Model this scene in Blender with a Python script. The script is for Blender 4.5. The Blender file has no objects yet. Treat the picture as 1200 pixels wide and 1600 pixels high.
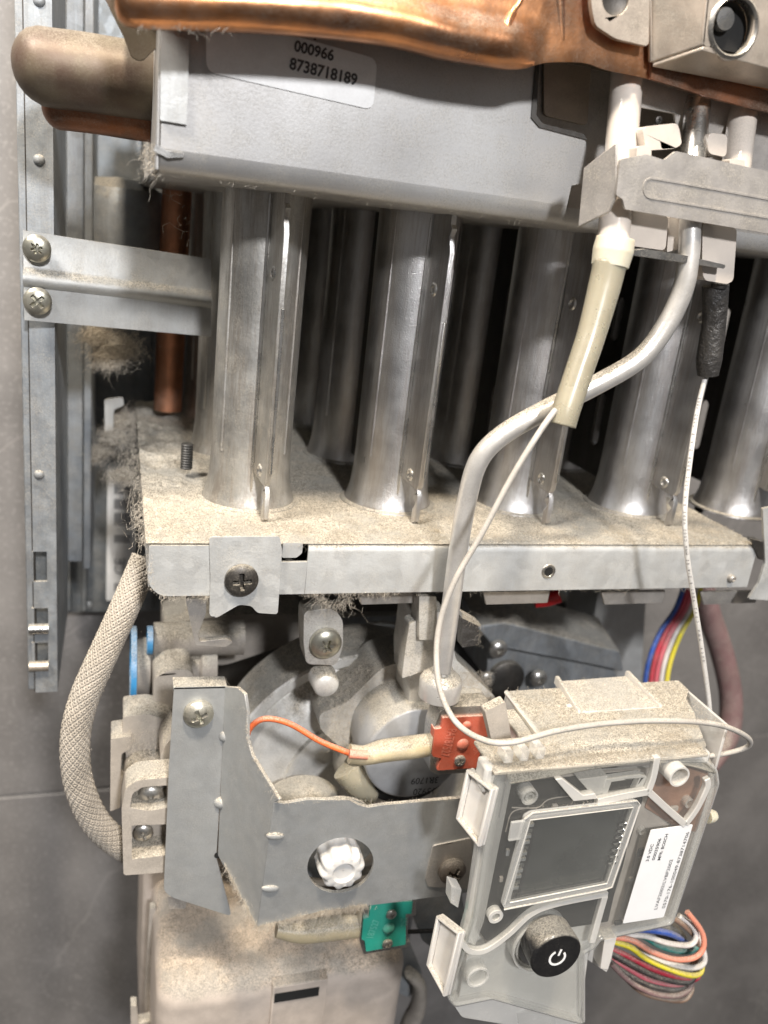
import bpy, bmesh, math, random
import numpy as np
from mathutils import Vector, Matrix, noise
from mathutils.geometry import tessellate_polygon
random.seed(7); rng = np.random.default_rng(7)
sc = bpy.context.scene
COL = sc.collection
MM = 0.001

# ------------------------------------------------------------------ camera
# All lengths below are millimetres: X along the wall, Y into the wall, Z up, the lens at the origin.
W0, H0, CX, CY = 1200, 1600, 600, 800
_v = np.array([120-CX, 4800-CY]); _h = np.array([4700-CX, 862-CY])
F = math.sqrt(-(_v @ _h))
_X = np.array([_h[0], -_h[1], F]); _X /= np.linalg.norm(_X)
_D = np.array([_v[0], -_v[1], F]); _D /= np.linalg.norm(_D)
_U = -_D
_Y = np.cross(_U, _X)
if _Y[2] < 0: _Y = -_Y
BAS = np.array([_X, _Y, _U])
def ray(px, py): return BAS @ np.array([(px-CX)/F, -(py-CY)/F, 1.0])
def P(px, py, y):
    d = ray(px, py); return Vector(d*y/d[1])
def PZ(px, py, z):
    d = ray(px, py); return Vector(d*z/d[2])
cd = bpy.data.cameras.new('camera'); cam = bpy.data.objects.new('camera', cd); COL.objects.link(cam)
r_, u_, f_ = BAS[:, 0], BAS[:, 1], BAS[:, 2]
cam.matrix_world = Matrix(((r_[0], u_[0], -f_[0], 0), (r_[1], u_[1], -f_[1], 0), (r_[2], u_[2], -f_[2], 0), (0, 0, 0, 1)))
cd.sensor_fit = 'VERTICAL'; cd.sensor_height = 36; cd.sensor_width = 27; cd.lens = 36*F/H0
cd.clip_start = 0.01; cd.clip_end = 20
cd.dof.use_dof = True; cd.dof.focus_distance = 0.218; cd.dof.aperture_fstop = 13
sc.camera = cam

# ------------------------------------------------------------------ world and lamps
wd = bpy.data.worlds.new('World'); sc.world = wd; wd.use_nodes = True
wn = wd.node_tree.nodes; wl = wd.node_tree.links
bg = wn['Background']
tc = wn.new('ShaderNodeTexCoord'); sx = wn.new('ShaderNodeSeparateXYZ'); cr = wn.new('ShaderNodeValToRGB'); mr = wn.new('ShaderNodeMapRange')
wl.new(tc.outputs['Generated'], sx.inputs[0]); wl.new(sx.outputs['Z'], mr.inputs['Value']); mr.inputs['From Min'].default_value = -1
wl.new(mr.outputs[0], cr.inputs[0]); wl.new(cr.outputs[0], bg.inputs[0])
cr.color_ramp.elements[0].position = 0.15; cr.color_ramp.elements[0].color = (.30, .27, .25, 1)
cr.color_ramp.elements[1].position = 0.85; cr.color_ramp.elements[1].color = (.82, .82, .83, 1)
bg.inputs[1].default_value = 0.26

def area(name, pos, target, size, power, col):
    l = bpy.data.lights.new(name, 'AREA'); l.shape = 'DISK'; l.size = size; l.energy = power; l.color = col
    o = bpy.data.objects.new(name, l); COL.objects.link(o)
    o.location = Vector(pos)*MM
    o.rotation_euler = (Vector(target)-Vector(pos)).to_track_quat('-Z', 'Y').to_euler()
    return o
area('room_lamp', (70, -640, 455), (90, 215, -60), 0.08, 9.6, (.98, .98, 1.0))
area('ceiling_lamp', (20, -190, 830), (90, 215, -60), 0.09, 12.0, (1.0, .87, .70))
area('wall_fill', (-270, 60, 430), (-40, 380, 0), 0.14, 5.8, (1.0, .93, .84))  # added fill that brightens the left wall, crossbar and tube sides

sc.render.engine = 'CYCLES'
sc.cycles.use_denoising = True
sc.cycles.max_bounces = 10; sc.cycles.transparent_max_bounces = 24; sc.cycles.glossy_bounces = 5
sc.cycles.sample_clamp_indirect = 6
sc.view_settings.view_transform = 'Standard'; sc.view_settings.look = 'None'
sc.view_settings.exposure = 0.0; sc.view_settings.gamma = 1

# ------------------------------------------------------------------ materials
M = {}
DUST = (.49, .445, .37)
def mat(name, col, metal=0., rough=.5, dust=.0, top=.0, var=.12, ns=.12, bump=.15, bs=1.2, spangle=0., streak=0.,
        col2=None, alpha=None, trans=0., sss=0., coat=0., dcol=DUST, aniso=0., fine=.0, vein=False):
    m = bpy.data.materials.new(name); m.use_nodes = True; M[name] = m
    nt = m.node_tree; N = nt.nodes; L = nt.links; N.clear()
    def nd(t, **k):
        n = N.new(t)
        for a, b in k.items(): setattr(n, a, b)
        return n
    def inp(s, v):
        if isinstance(v, (int, float, tuple)): s.default_value = v
        else: L.new(v, s)
    def math_(op, a, b=None, c=None, clamp=False):
        n = nd('ShaderNodeMath', operation=op, use_clamp=clamp); inp(n.inputs[0], a)
        if b is not None: inp(n.inputs[1], b)
        if c is not None: inp(n.inputs[2], c)
        return n.outputs[0]
    out = nd('ShaderNodeOutputMaterial')
    geo = nd('ShaderNodeNewGeometry')
    mp = nd('ShaderNodeMapping'); mp.inputs['Scale'].default_value = (1000, 1000, 1000); L.new(geo.outputs['Position'], mp.inputs[0])
    mps = nd('ShaderNodeMapping'); mps.inputs['Scale'].default_value = (1000, 1000, 90); L.new(geo.outputs['Position'], mps.inputs[0])
    def noise_(scale, detail=4, src=mp, rgh=.6):
        n = nd('ShaderNodeTexNoise'); L.new(src.outputs[0], n.inputs['Vector']); n.inputs['Scale'].default_value = scale
        n.inputs['Detail'].default_value = detail; n.inputs['Roughness'].default_value = rgh; return n.outputs['Fac']
    def ramp(v, a, b, lo=0., hi=1.):
        n = nd('ShaderNodeMapRange', interpolation_type='SMOOTHSTEP'); inp(n.inputs['Value'], v)
        n.inputs['From Min'].default_value = a; n.inputs['From Max'].default_value = b
        n.inputs['To Min'].default_value = lo; n.inputs['To Max'].default_value = hi; return n.outputs[0]
    def mixc(f, a, b):
        n = nd('ShaderNodeMix', data_type='RGBA'); inp(n.inputs[0], f)
        for s, v in ((6, a), (7, b)):
            if isinstance(v, tuple): n.inputs[s].default_value = (*v[:3], 1)
            else: L.new(v, n.inputs[s])
        return n.outputs[2]
    n1 = noise_(ns)
    c1 = tuple(min(1, x*(1+var)) for x in col); c0 = tuple(x*(1-var) for x in col) if col2 is None else col2
    c = mixc(ramp(n1, .3, .7), c0, c1)
    rv = math_('MULTIPLY_ADD', n1, .24, rough-.12)
    height = noise_(bs, 5)
    if spangle:
        vo = nd('ShaderNodeTexVoronoi'); L.new(mp.outputs[0], vo.inputs['Vector']); vo.inputs['Scale'].default_value = .35
        sp = nd('ShaderNodeSeparateColor'); L.new(vo.outputs['Color'], sp.inputs[0])
        c = mixc(math_('MULTIPLY', sp.outputs[0], spangle), c, tuple(x*.55 for x in col))
        rv = math_('MULTIPLY_ADD', sp.outputs[1], .16, rv)
    if streak:
        s = math_('ADD', math_('MULTIPLY', noise_(.22, 4, mps), .6), math_('MULTIPLY', noise_(1.6, 3, mps), .4))
        c = mixc(math_('MULTIPLY', ramp(s, .44, .62), streak), c, tuple(a*b for a, b in zip(col, (.62, .55, .50))))
        rv = math_('MULTIPLY_ADD', s, .25, rv)
    if vein:
        wv = nd('ShaderNodeTexNoise'); L.new(mp.outputs[0], wv.inputs['Vector']); wv.inputs['Scale'].default_value = .006; wv.inputs['Detail'].default_value = 5; wv.inputs['Distortion'].default_value = 1.2
        d = math_('ABSOLUTE', math_('SUBTRACT', wv.outputs[0], .52))
        c = mixc(ramp(d, .0, .006, .35, 0.), c, (.38, .36, .34))
        c = mixc(ramp(noise_(.02, 6), .45, .7, 0, .5), c, tuple(x*1.35 for x in col))
        c = mixc(ramp(noise_(.5, 4), .52, .66, 0, .6), c, tuple(x*1.6 for x in col))
    bmp = nd('ShaderNodeBump'); bmp.inputs['Strength'].default_value = bump; bmp.inputs['Distance'].default_value = .0003
    L.new(height, bmp.inputs['Height'])
    if name == 'rubber_dusty': bmp.inputs['Distance'].default_value = .0009
    p = nd('ShaderNodeBsdfPrincipled'); L.new(c, p.inputs['Base Color']); p.inputs['Metallic'].default_value = metal
    inp(p.inputs['Roughness'], math_('MAXIMUM', rv, .03)); L.new(bmp.outputs[0], p.inputs['Normal'])
    if coat: p.inputs['Coat Weight'].default_value = coat; p.inputs['Coat Roughness'].default_value = .12
    if trans: p.inputs['Transmission Weight'].default_value = trans
    if sss:
        p.inputs['Subsurface Weight'].default_value = sss; p.inputs['Subsurface Radius'].default_value = (1, .8, .6); p.inputs['Subsurface Scale'].default_value = .002
    sh = p.outputs[0]
    if alpha is not None:
        tr = nd('ShaderNodeBsdfTransparent'); tr.inputs[0].default_value = (.97, .97, .96, 1)
        dt = nd('ShaderNodeVectorMath', operation='DOT_PRODUCT'); L.new(geo.outputs['Normal'], dt.inputs[0]); L.new(geo.outputs['Incoming'], dt.inputs[1])
        g1 = math_('POWER', math_('SUBTRACT', 1.0, math_('ABSOLUTE', dt.outputs['Value']), clamp=True), 3.5)
        fac = math_('MULTIPLY_ADD', g1, .75, alpha, clamp=True)
        mx = nd('ShaderNodeMixShader'); L.new(fac, mx.inputs[0]); L.new(tr.outputs[0], mx.inputs[1]); L.new(sh, mx.inputs[2])
        gs_ = nd('ShaderNodeBsdfGlossy'); gs_.inputs['Roughness'].default_value = max(.03, rough*.35); L.new(bmp.outputs[0], gs_.inputs['Normal'])
        m2 = nd('ShaderNodeMixShader'); L.new(math_('MULTIPLY_ADD', g1, .4, .035, clamp=True), m2.inputs[0]); L.new(mx.outputs[0], m2.inputs[1]); L.new(gs_.outputs[0], m2.inputs[2]); sh = m2.outputs[0]
    if dust or top:
        nz = nd('ShaderNodeSeparateXYZ'); L.new(geo.outputs['Normal'], nz.inputs[0])
        nn = noise_(.16, 6); fn = noise_(2.2, 4)
        t = ramp(math_('MULTIPLY_ADD', nn, .7, math_('SUBTRACT', nz.outputs['Z'], .35)), .25, .75, 0, top)
        d = math_('MULTIPLY', ramp(math_('ADD', math_('MULTIPLY', nn, .6), math_('MULTIPLY', fn, .5)), .42, .72), dust)
        fac = math_('ADD', t, d, clamp=True)
        if alpha is None or alpha > .05:
            fac = math_('MULTIPLY', fac, ramp(fn, .25, .55, .55, 1.), clamp=True)
        g = math_('ADD', math_('MULTIPLY', noise_(2.4, 3, rgh=.85), .82), math_('MULTIPLY', noise_(.5, 3), .18))
        dc = mixc(ramp(g, .40, .60), tuple(x*.42 for x in dcol), tuple(min(1, x*1.45) for x in dcol))
        dc = mixc(ramp(noise_(.07, 5), .42, .62, 0., .55), dc, (.36, .355, .33))
        dp = nd('ShaderNodeBsdfPrincipled'); L.new(dc, dp.inputs['Base Color']); dp.inputs['Roughness'].default_value = .95
        dp.inputs['Specular IOR Level'].default_value = .15
        db = nd('ShaderNodeBump'); db.inputs['Strength'].default_value = .9; db.inputs['Distance'].default_value = .0007; L.new(g, db.inputs['Height']); L.new(db.outputs[0], dp.inputs['Normal'])
        mx = nd('ShaderNodeMixShader'); L.new(fac, mx.inputs[0]); L.new(sh, mx.inputs[1]); L.new(dp.outputs[0], mx.inputs[2]); sh = mx.outputs[0]
    L.new(sh, out.inputs[0])
    return m

mat('tile', (.185, .176, .17), rough=.42, vein=True, ns=.01, bump=.1, bs=.4, var=.2)
mat('grout', (.22, .21, .20), rough=.9)
mat('galv', (.56, .57, .565), .55, .40, dust=.25, top=.75, spangle=.03, streak=.12, bump=.2, ns=.12, var=.05)
mat('galv_box', (.53, .525, .515), .5, .42, dust=.40, top=.8, bump=.08, bs=1.3, ns=.02, col2=(.43, .42, .41))
mat('galv_dull', (.33, .355, .38), .8, .42, dust=.25, top=.7, spangle=.03, streak=.3, bump=.15)
mat('galv_blue', (.385, .395, .395), .4, .46, dust=.15, top=.85, bump=.25, bs=2.5, ns=.3, var=.05)
mat('panel', (.22, .24, .255), .75, .42, dust=.25, top=.6, spangle=.2, bump=.1)
mat('steel_tube', (.66, .655, .65), .97, .22, dust=.10, top=.75, streak=.5, bump=.4, bs=2.4, col2=(.56, .55, .545), ns=.08)
mat('steel_dusty', (.55, .54, .51), .88, .33, dust=.36, top=.8, streak=.7, bump=.3, bs=.8)
mat('steel_plain', (.60, .59, .57), 1., .28, dust=.2, top=.7, bump=.12)
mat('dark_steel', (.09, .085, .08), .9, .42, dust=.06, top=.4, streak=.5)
mat('alu', (.72, .70, .67), .6, .33, dust=.20, top=.9, bump=.15, bs=2)
mat('alu_cast', (.80, .79, .76), .4, .36, dust=.38, top=.95, bump=.45, bs=2.2)
mat('copper', (.78, .36, .16), 1., .30, dust=.14, top=.4, bump=.25, bs=.3, ns=.05, col2=(.36, .17, .09))
mat('copper_dark', (.34, .145, .075), 1., .42, dust=.16, top=.45, col2=(.16, .085, .055), ns=.07)
mat('copper_mid', (.66, .30, .17), .9, .36, dust=.15, col2=(.50, .22, .12), streak=.3)
mat('copper_old', (.15, .12, .08), .3, .5, dust=.10, top=.25, col2=(.10, .062, .045), ns=.06)
mat('tan_steel', (.55, .47, .39), .8, .42, dust=.32, top=.5, bump=.1)
mat('bracket_steel', (.50, .47, .44), .7, .45, dust=.38, top=.5)
mat('screw_zinc', (.62, .60, .50), .95, .32, dust=.25, top=.45, bump=.1)
mat('screw_black', (.06, .055, .05), .6, .42, dust=.16, top=.5)
mat('screw_brown', (.20, .16, .13), .8, .36, dust=.12, top=.35)
mat('black', (.018, .018, .018), 0, .45, dust=.0, top=.1)
mat('black_gloss', (.012, .012, .013), 0, .22, dust=.03, top=.5, bump=.02, var=.05)
mat('rubber_dusty', (.035, .033, .032), 0, .36, dust=.06, top=.45, bump=1., bs=.45)
mat('hole_black', (.008, .008, .008), 0, .9)  # flat black standing in for the dark inside holes and slots
mat('dust', DUST, 0, .95, dust=1., top=1.)
mat('fibre', (.64, .58, .49), 0, .9)
mat('beige', (.40, .36, .315), 0, .55, dust=.32, top=.98, bump=.1)
mat('beige_dark', (.25, .225, .20), 0, .6, dust=.4, top=.9)
mat('lower_box', (.46, .40, .35), 0, .5, dust=.15, top=1., bump=.1, dcol=(.56, .47, .375))
mat('hose', (.37, .33, .28), .0, .42, dust=.2, top=.45, bump=.1)
mat('white_plastic', (.60, .59, .57), 0, .3, dust=.0, top=.08, sss=.2, var=.03, bump=.03)
mat('clip_plastic', (.66, .63, .59), 0, .38, dust=.08, top=.85, sss=.15, var=.03, bump=.03)
mat('ceramic', (.60, .54, .48), 0, .14, dust=.10, top=.3, coat=.8, var=.05, bump=.02)
mat('silicone', (.50, .46, .35), 0, .28, dust=.08, top=.25, trans=.45, sss=.4, var=.06, bump=.05, bs=.5)
mat('silicone_collar', (.62, .58, .46), 0, .35, dust=.08, top=.4, sss=.5, var=.05, bump=.05)
mat('glue', (.50, .42, .27), 0, .35, dust=.22, top=.7, sss=.3, bump=.4, bs=.6)
mat('clear', (.75, .75, .72), 0, .10, alpha=.035, dust=.0, top=.0, bump=.06, bs=.12, var=.03)
mat('clear_side', (.88, .87, .84), 0, .12, alpha=.24, bump=.2, bs=.4, var=.04)
mat('frost', (.82, .80, .76), 0, .25, alpha=.55, dust=.0, top=.3, bump=.1, var=.04)
mat('lens', (.6, .6, .6), 0, .04, alpha=.02, bump=.02, bs=.1)
mat('pcb_dark', (.014, .013, .012), 0, .35)
mat('pcb_tan', (.40, .36, .32), 0, .5, ns=.08, var=.25, dust=.06)
mat('pcb_brown', (.36, .20, .13), .2, .45, var=.2)
mat('lcd', (.020, .024, .021), 0, .2, var=.06, bump=.01)
mat('solder', (.85, .85, .83), 1., .16)
mat('sticker', (.80, .80, .80), 0, .35, var=.02, bump=.02)
mat('sticker_dusty', (.86, .86, .85), 0, .42, dust=.12, var=.05, bump=.03)
mat('ink', (.02, .02, .02), 0, .5)
mat('ink_faint', (.05, .05, .055), 0, .5, dust=.15)
mat('red_block', (.50, .095, .05), 0, .45, dust=.13, top=.6, bump=.15, bs=.8)
mat('red_light', (.62, .18, .12), 0, .45, dust=.1, top=.4)
mat('green_block', (.02, .30, .22), 0, .42, dust=.06, top=.5, bump=.15)
mat('green_light', (.10, .42, .32), 0, .42, dust=.08)
mat('alu_dusty', (.62, .60, .56), .4, .45, dust=.75, top=1., bump=.4, bs=2.2)
mat('can_grey', (.36, .365, .375), .2, .38, dust=.07, top=1.)
mat('tube_clear', (.66, .63, .60), 0, .22, alpha=.62, dust=.22, top=.6, var=.05)
mat('lead_grey', (.46, .43, .39), 0, .45, dust=.35, top=.4)
mat('lead_white', (.66, .64, .61), 0, .5, dust=.30, top=.4)
for n_, c_ in dict(orange=(.85, .15, .03), yellow=(.80, .68, .02), blue=(.02, .09, .42), teal=(.02, .22, .20), white=(.72, .69, .66),
                   redw=(.50, .03, .06), pink=(.62, .12, .16), blackw=(.025, .022, .025), mauve=(.22, .13, .13), brownw=(.26, .16, .11), salmon=(.80, .28, .18)).items():
    mat('wire_'+n_, c_, 0, .45, dust=.3, top=.4, bump=.4, bs=3.5)
mat('blue_clip', (.03, .25, .52), 0, .4, dust=.15, top=.5)
mat('red_cap', (.55, .015, .02), 0, .35, dust=.03)

# ------------------------------------------------------------------ builders (mm in, metres out)
def thing(name, label, cat, origin, group=None, kind=None):
    o = bpy.data.objects.new(name, None); COL.objects.link(o); o.empty_display_size = .005
    o.location = Vector(origin)*MM; o['label'] = label; o['category'] = cat
    if group: o['group'] = group
    if kind: o['kind'] = kind
    return o
ORI = {}
def root_of(o):
    while o.parent: o = o.parent
    return o
def finish(name, bm, m, parent=None, bevel=0., label=None, cat=None, group=None, kind=None, smooth=40, sub=0, segs=2, origin=None):
    """bm in world mm -> one mesh object; origin at its thing's base (or the mesh's own base when top-level)"""
    if parent is not None: org = root_of(parent).location/MM
    elif origin is not None: org = Vector(origin)
    else:
        xs = [v.co for v in bm.verts]
        org = Vector((sum(v.x for v in xs)/len(xs), sum(v.y for v in xs)/len(xs), min(v.z for v in xs)))
    bmesh.ops.recalc_face_normals(bm, faces=bm.faces)
    bmesh.ops.transform(bm, matrix=Matrix.Scale(MM, 4) @ Matrix.Translation(-org), verts=bm.verts)
    me = bpy.data.meshes.new(name); bm.to_mesh(me); bm.free()
    if smooth:
        me.polygons.foreach_set('use_smooth', [True]*len(me.polygons)); me.set_sharp_from_angle(angle=math.radians(smooth))
    me.materials.append(M[m])
    o = bpy.data.objects.new(name, me); COL.objects.link(o)
    if parent is not None: o.parent = parent
    else: o.location = org*MM
    if bevel:
        b = o.modifiers.new('bevel', 'BEVEL'); b.width = bevel*MM; b.segments = segs; b.limit_method = 'ANGLE'; b.angle_limit = math.radians(35); b.harden_normals = False
    if sub:
        s = o.modifiers.new('sub', 'SUBSURF'); s.levels = sub; s.render_levels = sub
    if label: o['label'] = label
    if cat: o['category'] = cat
    if group: o['group'] = group
    if kind: o['kind'] = kind
    return o
def rnd(pts, r, n=4):
    """round the corners of a 2D/3D polygon; r scalar or per-corner list"""
    out = []; N = len(pts)
    for i in range(N):
        a, b, c = Vector(pts[i-1]), Vector(pts[i]), Vector(pts[(i+1) % N]); rr = r[i] if isinstance(r, (list, tuple)) else r
        if rr <= 0: out.append(b); continue
        u = a-b; w = c-b; k = min(rr, u.length*.45, w.length*.45)
        p0 = b+u.normalized()*k; p2 = b+w.normalized()*k
        for j in range(n+1):
            t = j/n; out.append((1-t)**2*p0+2*t*(1-t)*b+t*t*p2)
    return out
def addplate(bm, outer, holes, ext):
    """planar polygon (3D pts) with holes, extruded by vector ext"""
    loops = [list(map(Vector, outer))]+[list(map(Vector, h)) for h in holes]
    flat = [p for l in loops for p in l]
    tris = tessellate_polygon(loops)
    vs = [bm.verts.new(p) for p in flat]; ve = [bm.verts.new(p+Vector(ext)) for p in flat]
    for t in tris:
        try: bm.faces.new([vs[i] for i in t]); bm.faces.new([ve[i] for i in reversed(t)])
        except ValueError: pass
    k = 0
    for l in loops:
        n = len(l)
        for i in range(n):
            a, b = k+i, k+(i+1) % n
            try: bm.faces.new((vs[a], vs[b], ve[b], ve[a]))
            except ValueError: pass
        k += n
    return bm
def circ(c, r, n=24, ax=(1, 0, 0), ay=(0, 0, 1), ph=0, ry=None):
    c = Vector(c); ax = Vector(ax); ay = Vector(ay); ry = r if ry is None else ry
    return [c+ax*r*math.cos(ph+2*math.pi*i/n)+ay*ry*math.sin(ph+2*math.pi*i/n) for i in range(n)]
def px(pts, y): return [P(a, b, y) for a, b in pts]
def slab(name, pts, y, th, m, parent=None, holes=(), r=0, bevel=.25, dirv=(0, 1, 0), **k):
    """outline in photograph pixels laid on the plane Y=y, thickness th into the wall"""
    bm = bmesh.new(); o = px(pts, y)
    if r: o = rnd(o, r)
    dissolve = addplate(bm, o, [h for h in holes], Vector(dirv)*th)
    if not holes: bmesh.ops.dissolve_limit(bm, angle_limit=.01, verts=bm.verts, edges=bm.edges)
    return finish(name, bm, m, parent, bevel, **k)
def poly3(name, pts, ext, m, parent=None, holes=(), r=0, bevel=.25, **k):
    bm = bmesh.new(); o = rnd(pts, r) if r else pts
    addplate(bm, o, holes, ext)
    if not holes: bmesh.ops.dissolve_limit(bm, angle_limit=.01, verts=bm.verts, edges=bm.edges)
    return finish(name, bm, m, parent, bevel, **k)
def boxbm(bm, a, b):
    a, b = Vector(a), Vector(b)
    bmesh.ops.create_cube(bm, size=1, matrix=Matrix.Translation((a+b)/2) @ Matrix.Diagonal((*[abs(x) for x in (b-a)], 1)))
def box(name, a, b, m, parent=None, bevel=.3, **k):
    bm = bmesh.new(); boxbm(bm, a, b); return finish(name, bm, m, parent, bevel, **k)
def catmull(pts, n=8):
    pts = [Vector(p) for p in pts]; q = [2*pts[0]-pts[1]]+pts+[2*pts[-1]-pts[-2]]; out = []
    for i in range(1, len(q)-2):
        for j in range(n):
            t = j/n; a, b, c, d = q[i-1:i+3]
            out.append(.5*((2*b)+(c-a)*t+(2*a-5*b+4*c-d)*t*t+(3*b-a-3*c+d)*t**3))
    out.append(pts[-1]); return out
def tubebm(bm, path, r, segs=12, cap=True, flat=1.0, uv=None):
    n = len(path); rs = r if isinstance(r, (list, tuple)) else [r]*n
    if len(rs) != n: rs = [rs[int(round(i/(n-1)*(len(rs)-1)))] if len(rs) > n else float(np.interp(i/(n-1), np.linspace(0, 1, len(rs)), rs)) for i in range(n)]
    t0 = (path[1]-path[0]).normalized(); up = Vector((0, 0, 1)) if abs(t0.z) < .8 else Vector((0, -1, 0))
    nrm = t0.cross(up).normalized(); rings = []
    for i in range(n):
        t = (path[min(i+1, n-1)]-path[max(i-1, 0)]).normalized()
        nrm = (nrm-t*nrm.dot(t)).normalized(); bn = t.cross(nrm)
        rings.append([bm.verts.new(path[i]+(nrm*math.cos(2*math.pi*k/segs)+bn*flat*math.sin(2*math.pi*k/segs))*rs[i]) for k in range(segs)])
    lay = bm.loops.layers.uv.verify() if uv else None; d = 0
    for i in range(n-1):
        dl = (path[i+1]-path[i]).length
        for k in range(segs):
            f = bm.faces.new((rings[i][k], rings[i][(k+1) % segs], rings[i+1][(k+1) % segs], rings[i+1][k]))
            if uv:
                for lp, (a, b) in zip(f.loops, ((k, 0), (k+1, 0), (k+1, 1), (k, 1))): lp[lay].uv = (a/segs, (d+b*dl)/uv)
        d += dl
    if cap:
        bm.faces.new(rings[0][::-1]); bm.faces.new(rings[-1])
def tube(name, pts, r, m, parent=None, segs=12, n=8, flat=1.0, straight=False, bevel=0, uv=None, **k):
    """pts: (px, py, Y) triples or Vectors"""
    v = [P(*p) if not isinstance(p, Vector) else p for p in pts]
    bm = bmesh.new(); tubebm(bm, v if straight else catmull(v, n), r, segs, flat=flat, uv=uv)
    return finish(name, bm, m, parent, bevel, **k)
def lathebm(bm, c, axis, prof, segs=32):
    """prof: (distance along axis, radius)"""
    c = Vector(c); axis = Vector(axis).normalized(); e = Vector((1, 0, 0)) if abs(axis.x) < .8 else Vector((0, 0, 1))
    a = (e-axis*e.dot(axis)).normalized(); b = axis.cross(a); rings = []
    for h, r in prof:
        if r < 1e-4: rings.append([bm.verts.new(c+axis*h)])
        else: rings.append([bm.verts.new(c+axis*h+(a*math.cos(2*math.pi*k/segs)+b*math.sin(2*math.pi*k/segs))*r) for k in range(segs)])
    for p, q in zip(rings, rings[1:]):
        for k in range(segs):
            k2 = (k+1) % segs
            vs = [p[0], q[k], q[k2]] if len(p) == 1 else ([p[k], p[k2], q[0]] if len(q) == 1 else [p[k], p[k2], q[k2], q[k]])
            if len(set(vs)) > 2: bm.faces.new(vs)
def lathe(name, c, axis, prof, m, parent=None, segs=32, bevel=0, **k):
    bm = bmesh.new(); lathebm(bm, c, axis, prof, segs); return finish(name, bm, m, parent, bevel, **k)
def screw(cx, cy, y, rpx, m, parent, style='cross', ang=20, dome=.5, washer=0, name='screw'):
    """pan-head screw facing -Y with a real recess"""
    c = P(cx, cy, y); z = (BAS.T @ np.array(c))[2]; R = rpx*z/F
    NR, NS = 14, 64; bm = bmesh.new(); rings = []
    ca, sa = math.cos(math.radians(ang)), math.sin(math.radians(ang))
    def hgt(x, zz):
        rr = min(1, math.hypot(x, zz)); h = R*dome*(math.sqrt(max(0, 1-(rr*.93)**2)))+R*.12
        u, w = x*ca+zz*sa, -x*sa+zz*ca
        if style == 'cross': d = (min(abs(u), abs(w)) < .12 and max(abs(u), abs(w)) < .52) or math.hypot(u, w) < .19
        else: d = math.hypot(u, w) < .30+.13*math.cos(6*math.atan2(w, u))
        return h-(R*.42 if d else 0)
    cv = bm.verts.new(c+Vector((0, -hgt(0, 0), 0)))
    for i in range(1, NR+1):
        t = i/NR
        rings.append([bm.verts.new(c+Vector((math.cos(a)*t*R, -hgt(math.cos(a)*t, math.sin(a)*t), math.sin(a)*t*R))) for a in (2*math.pi*k/NS for k in range(NS))])
    rings.append([bm.verts.new(Vector((v.co.x, c.y+.05, v.co.z))) for v in rings[-1]])
    for k in range(NS): bm.faces.new((cv, rings[0][k], rings[0][(k+1) % NS]))
    for p, q in zip(rings, rings[1:]):
        for k in range(NS): bm.faces.new((p[k], p[(k+1) % NS], q[(k+1) % NS], q[k]))
    o = finish(name, bm, m, parent, smooth=35)
    if washer: lathe('washer', c+Vector((0, .3, 0)), (0, -1, 0), [(-.4, R*washer), (.35, R*washer), (.5, R*washer*.93), (.5, R*.8)], m, o)
    return o
def dimple(cx, cy, y, r, m, parent, h=.5, name='dimple', n=14):
    return lathe(name, P(cx, cy, y), (0, -1, 0), [(-.2, r), (0, r), (h*.5, r*.8), (h*.9, r*.45), (h, 0)], m, parent, segs=n)
_fonts = {}
def text(s, c, u, v, size, m, parent, name='lettering', depth=.02, bold=0., sx=1.0, align='CENTER', fit=0):
    cu = bpy.data.curves.new('txt', 'FONT'); cu.body = s; cu.size = 1; cu.align_x = align; cu.align_y = 'CENTER'; cu.resolution_u = 3
    cu.offset = bold; cu.space_character = 1.0
    t = bpy.data.objects.new('txt', cu); COL.objects.link(t); dg = bpy.context.evaluated_depsgraph_get()
    me = bpy.data.meshes.new_from_object(t.evaluated_get(dg)); bpy.data.objects.remove(t); bm = bmesh.new(); bm.from_mesh(me); bpy.data.meshes.remove(me)
    c, u, v = Vector(c), Vector(u).normalized(), Vector(v).normalized(); n = u.cross(v).normalized()
    if fit:
        wd_ = max(w.co.x for w in bm.verts)-min(w.co.x for w in bm.verts); sx = fit/(wd_*size)
    for w in bm.verts: w.co = c+u*w.co.x*size*sx+v*w.co.y*size+n*depth
    return finish(name, bm, m, parent, smooth=0)
def fuzz(parent, pts, n, ln=2.5, rad=.035, spread=.6, bias=(0, -.3, -.2), m='fibre', name='dust_fuzz', wig=.9):
    """curly fibres caught along a polyline (list of Vectors): stuff"""
    pts = np.array([tuple(p) for p in pts]); seg = np.linalg.norm(np.diff(pts, axis=0), axis=1); cum = np.r_[0, np.cumsum(seg)]
    dens = rng.random(n)**1.0*cum[-1]; jit = np.sin(dens*.7+rng.random()*6)*.5+.5
    keep = rng.random(n) < .35+.65*jit; dens = dens[keep]; n = len(dens)
    base = np.stack([np.interp(dens, cum, pts[:, i]) for i in range(3)], 1)+rng.normal(0, spread*.4, (n, 3))
    return hairs(parent, base, ln, rad, bias, m, name, wig)
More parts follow.
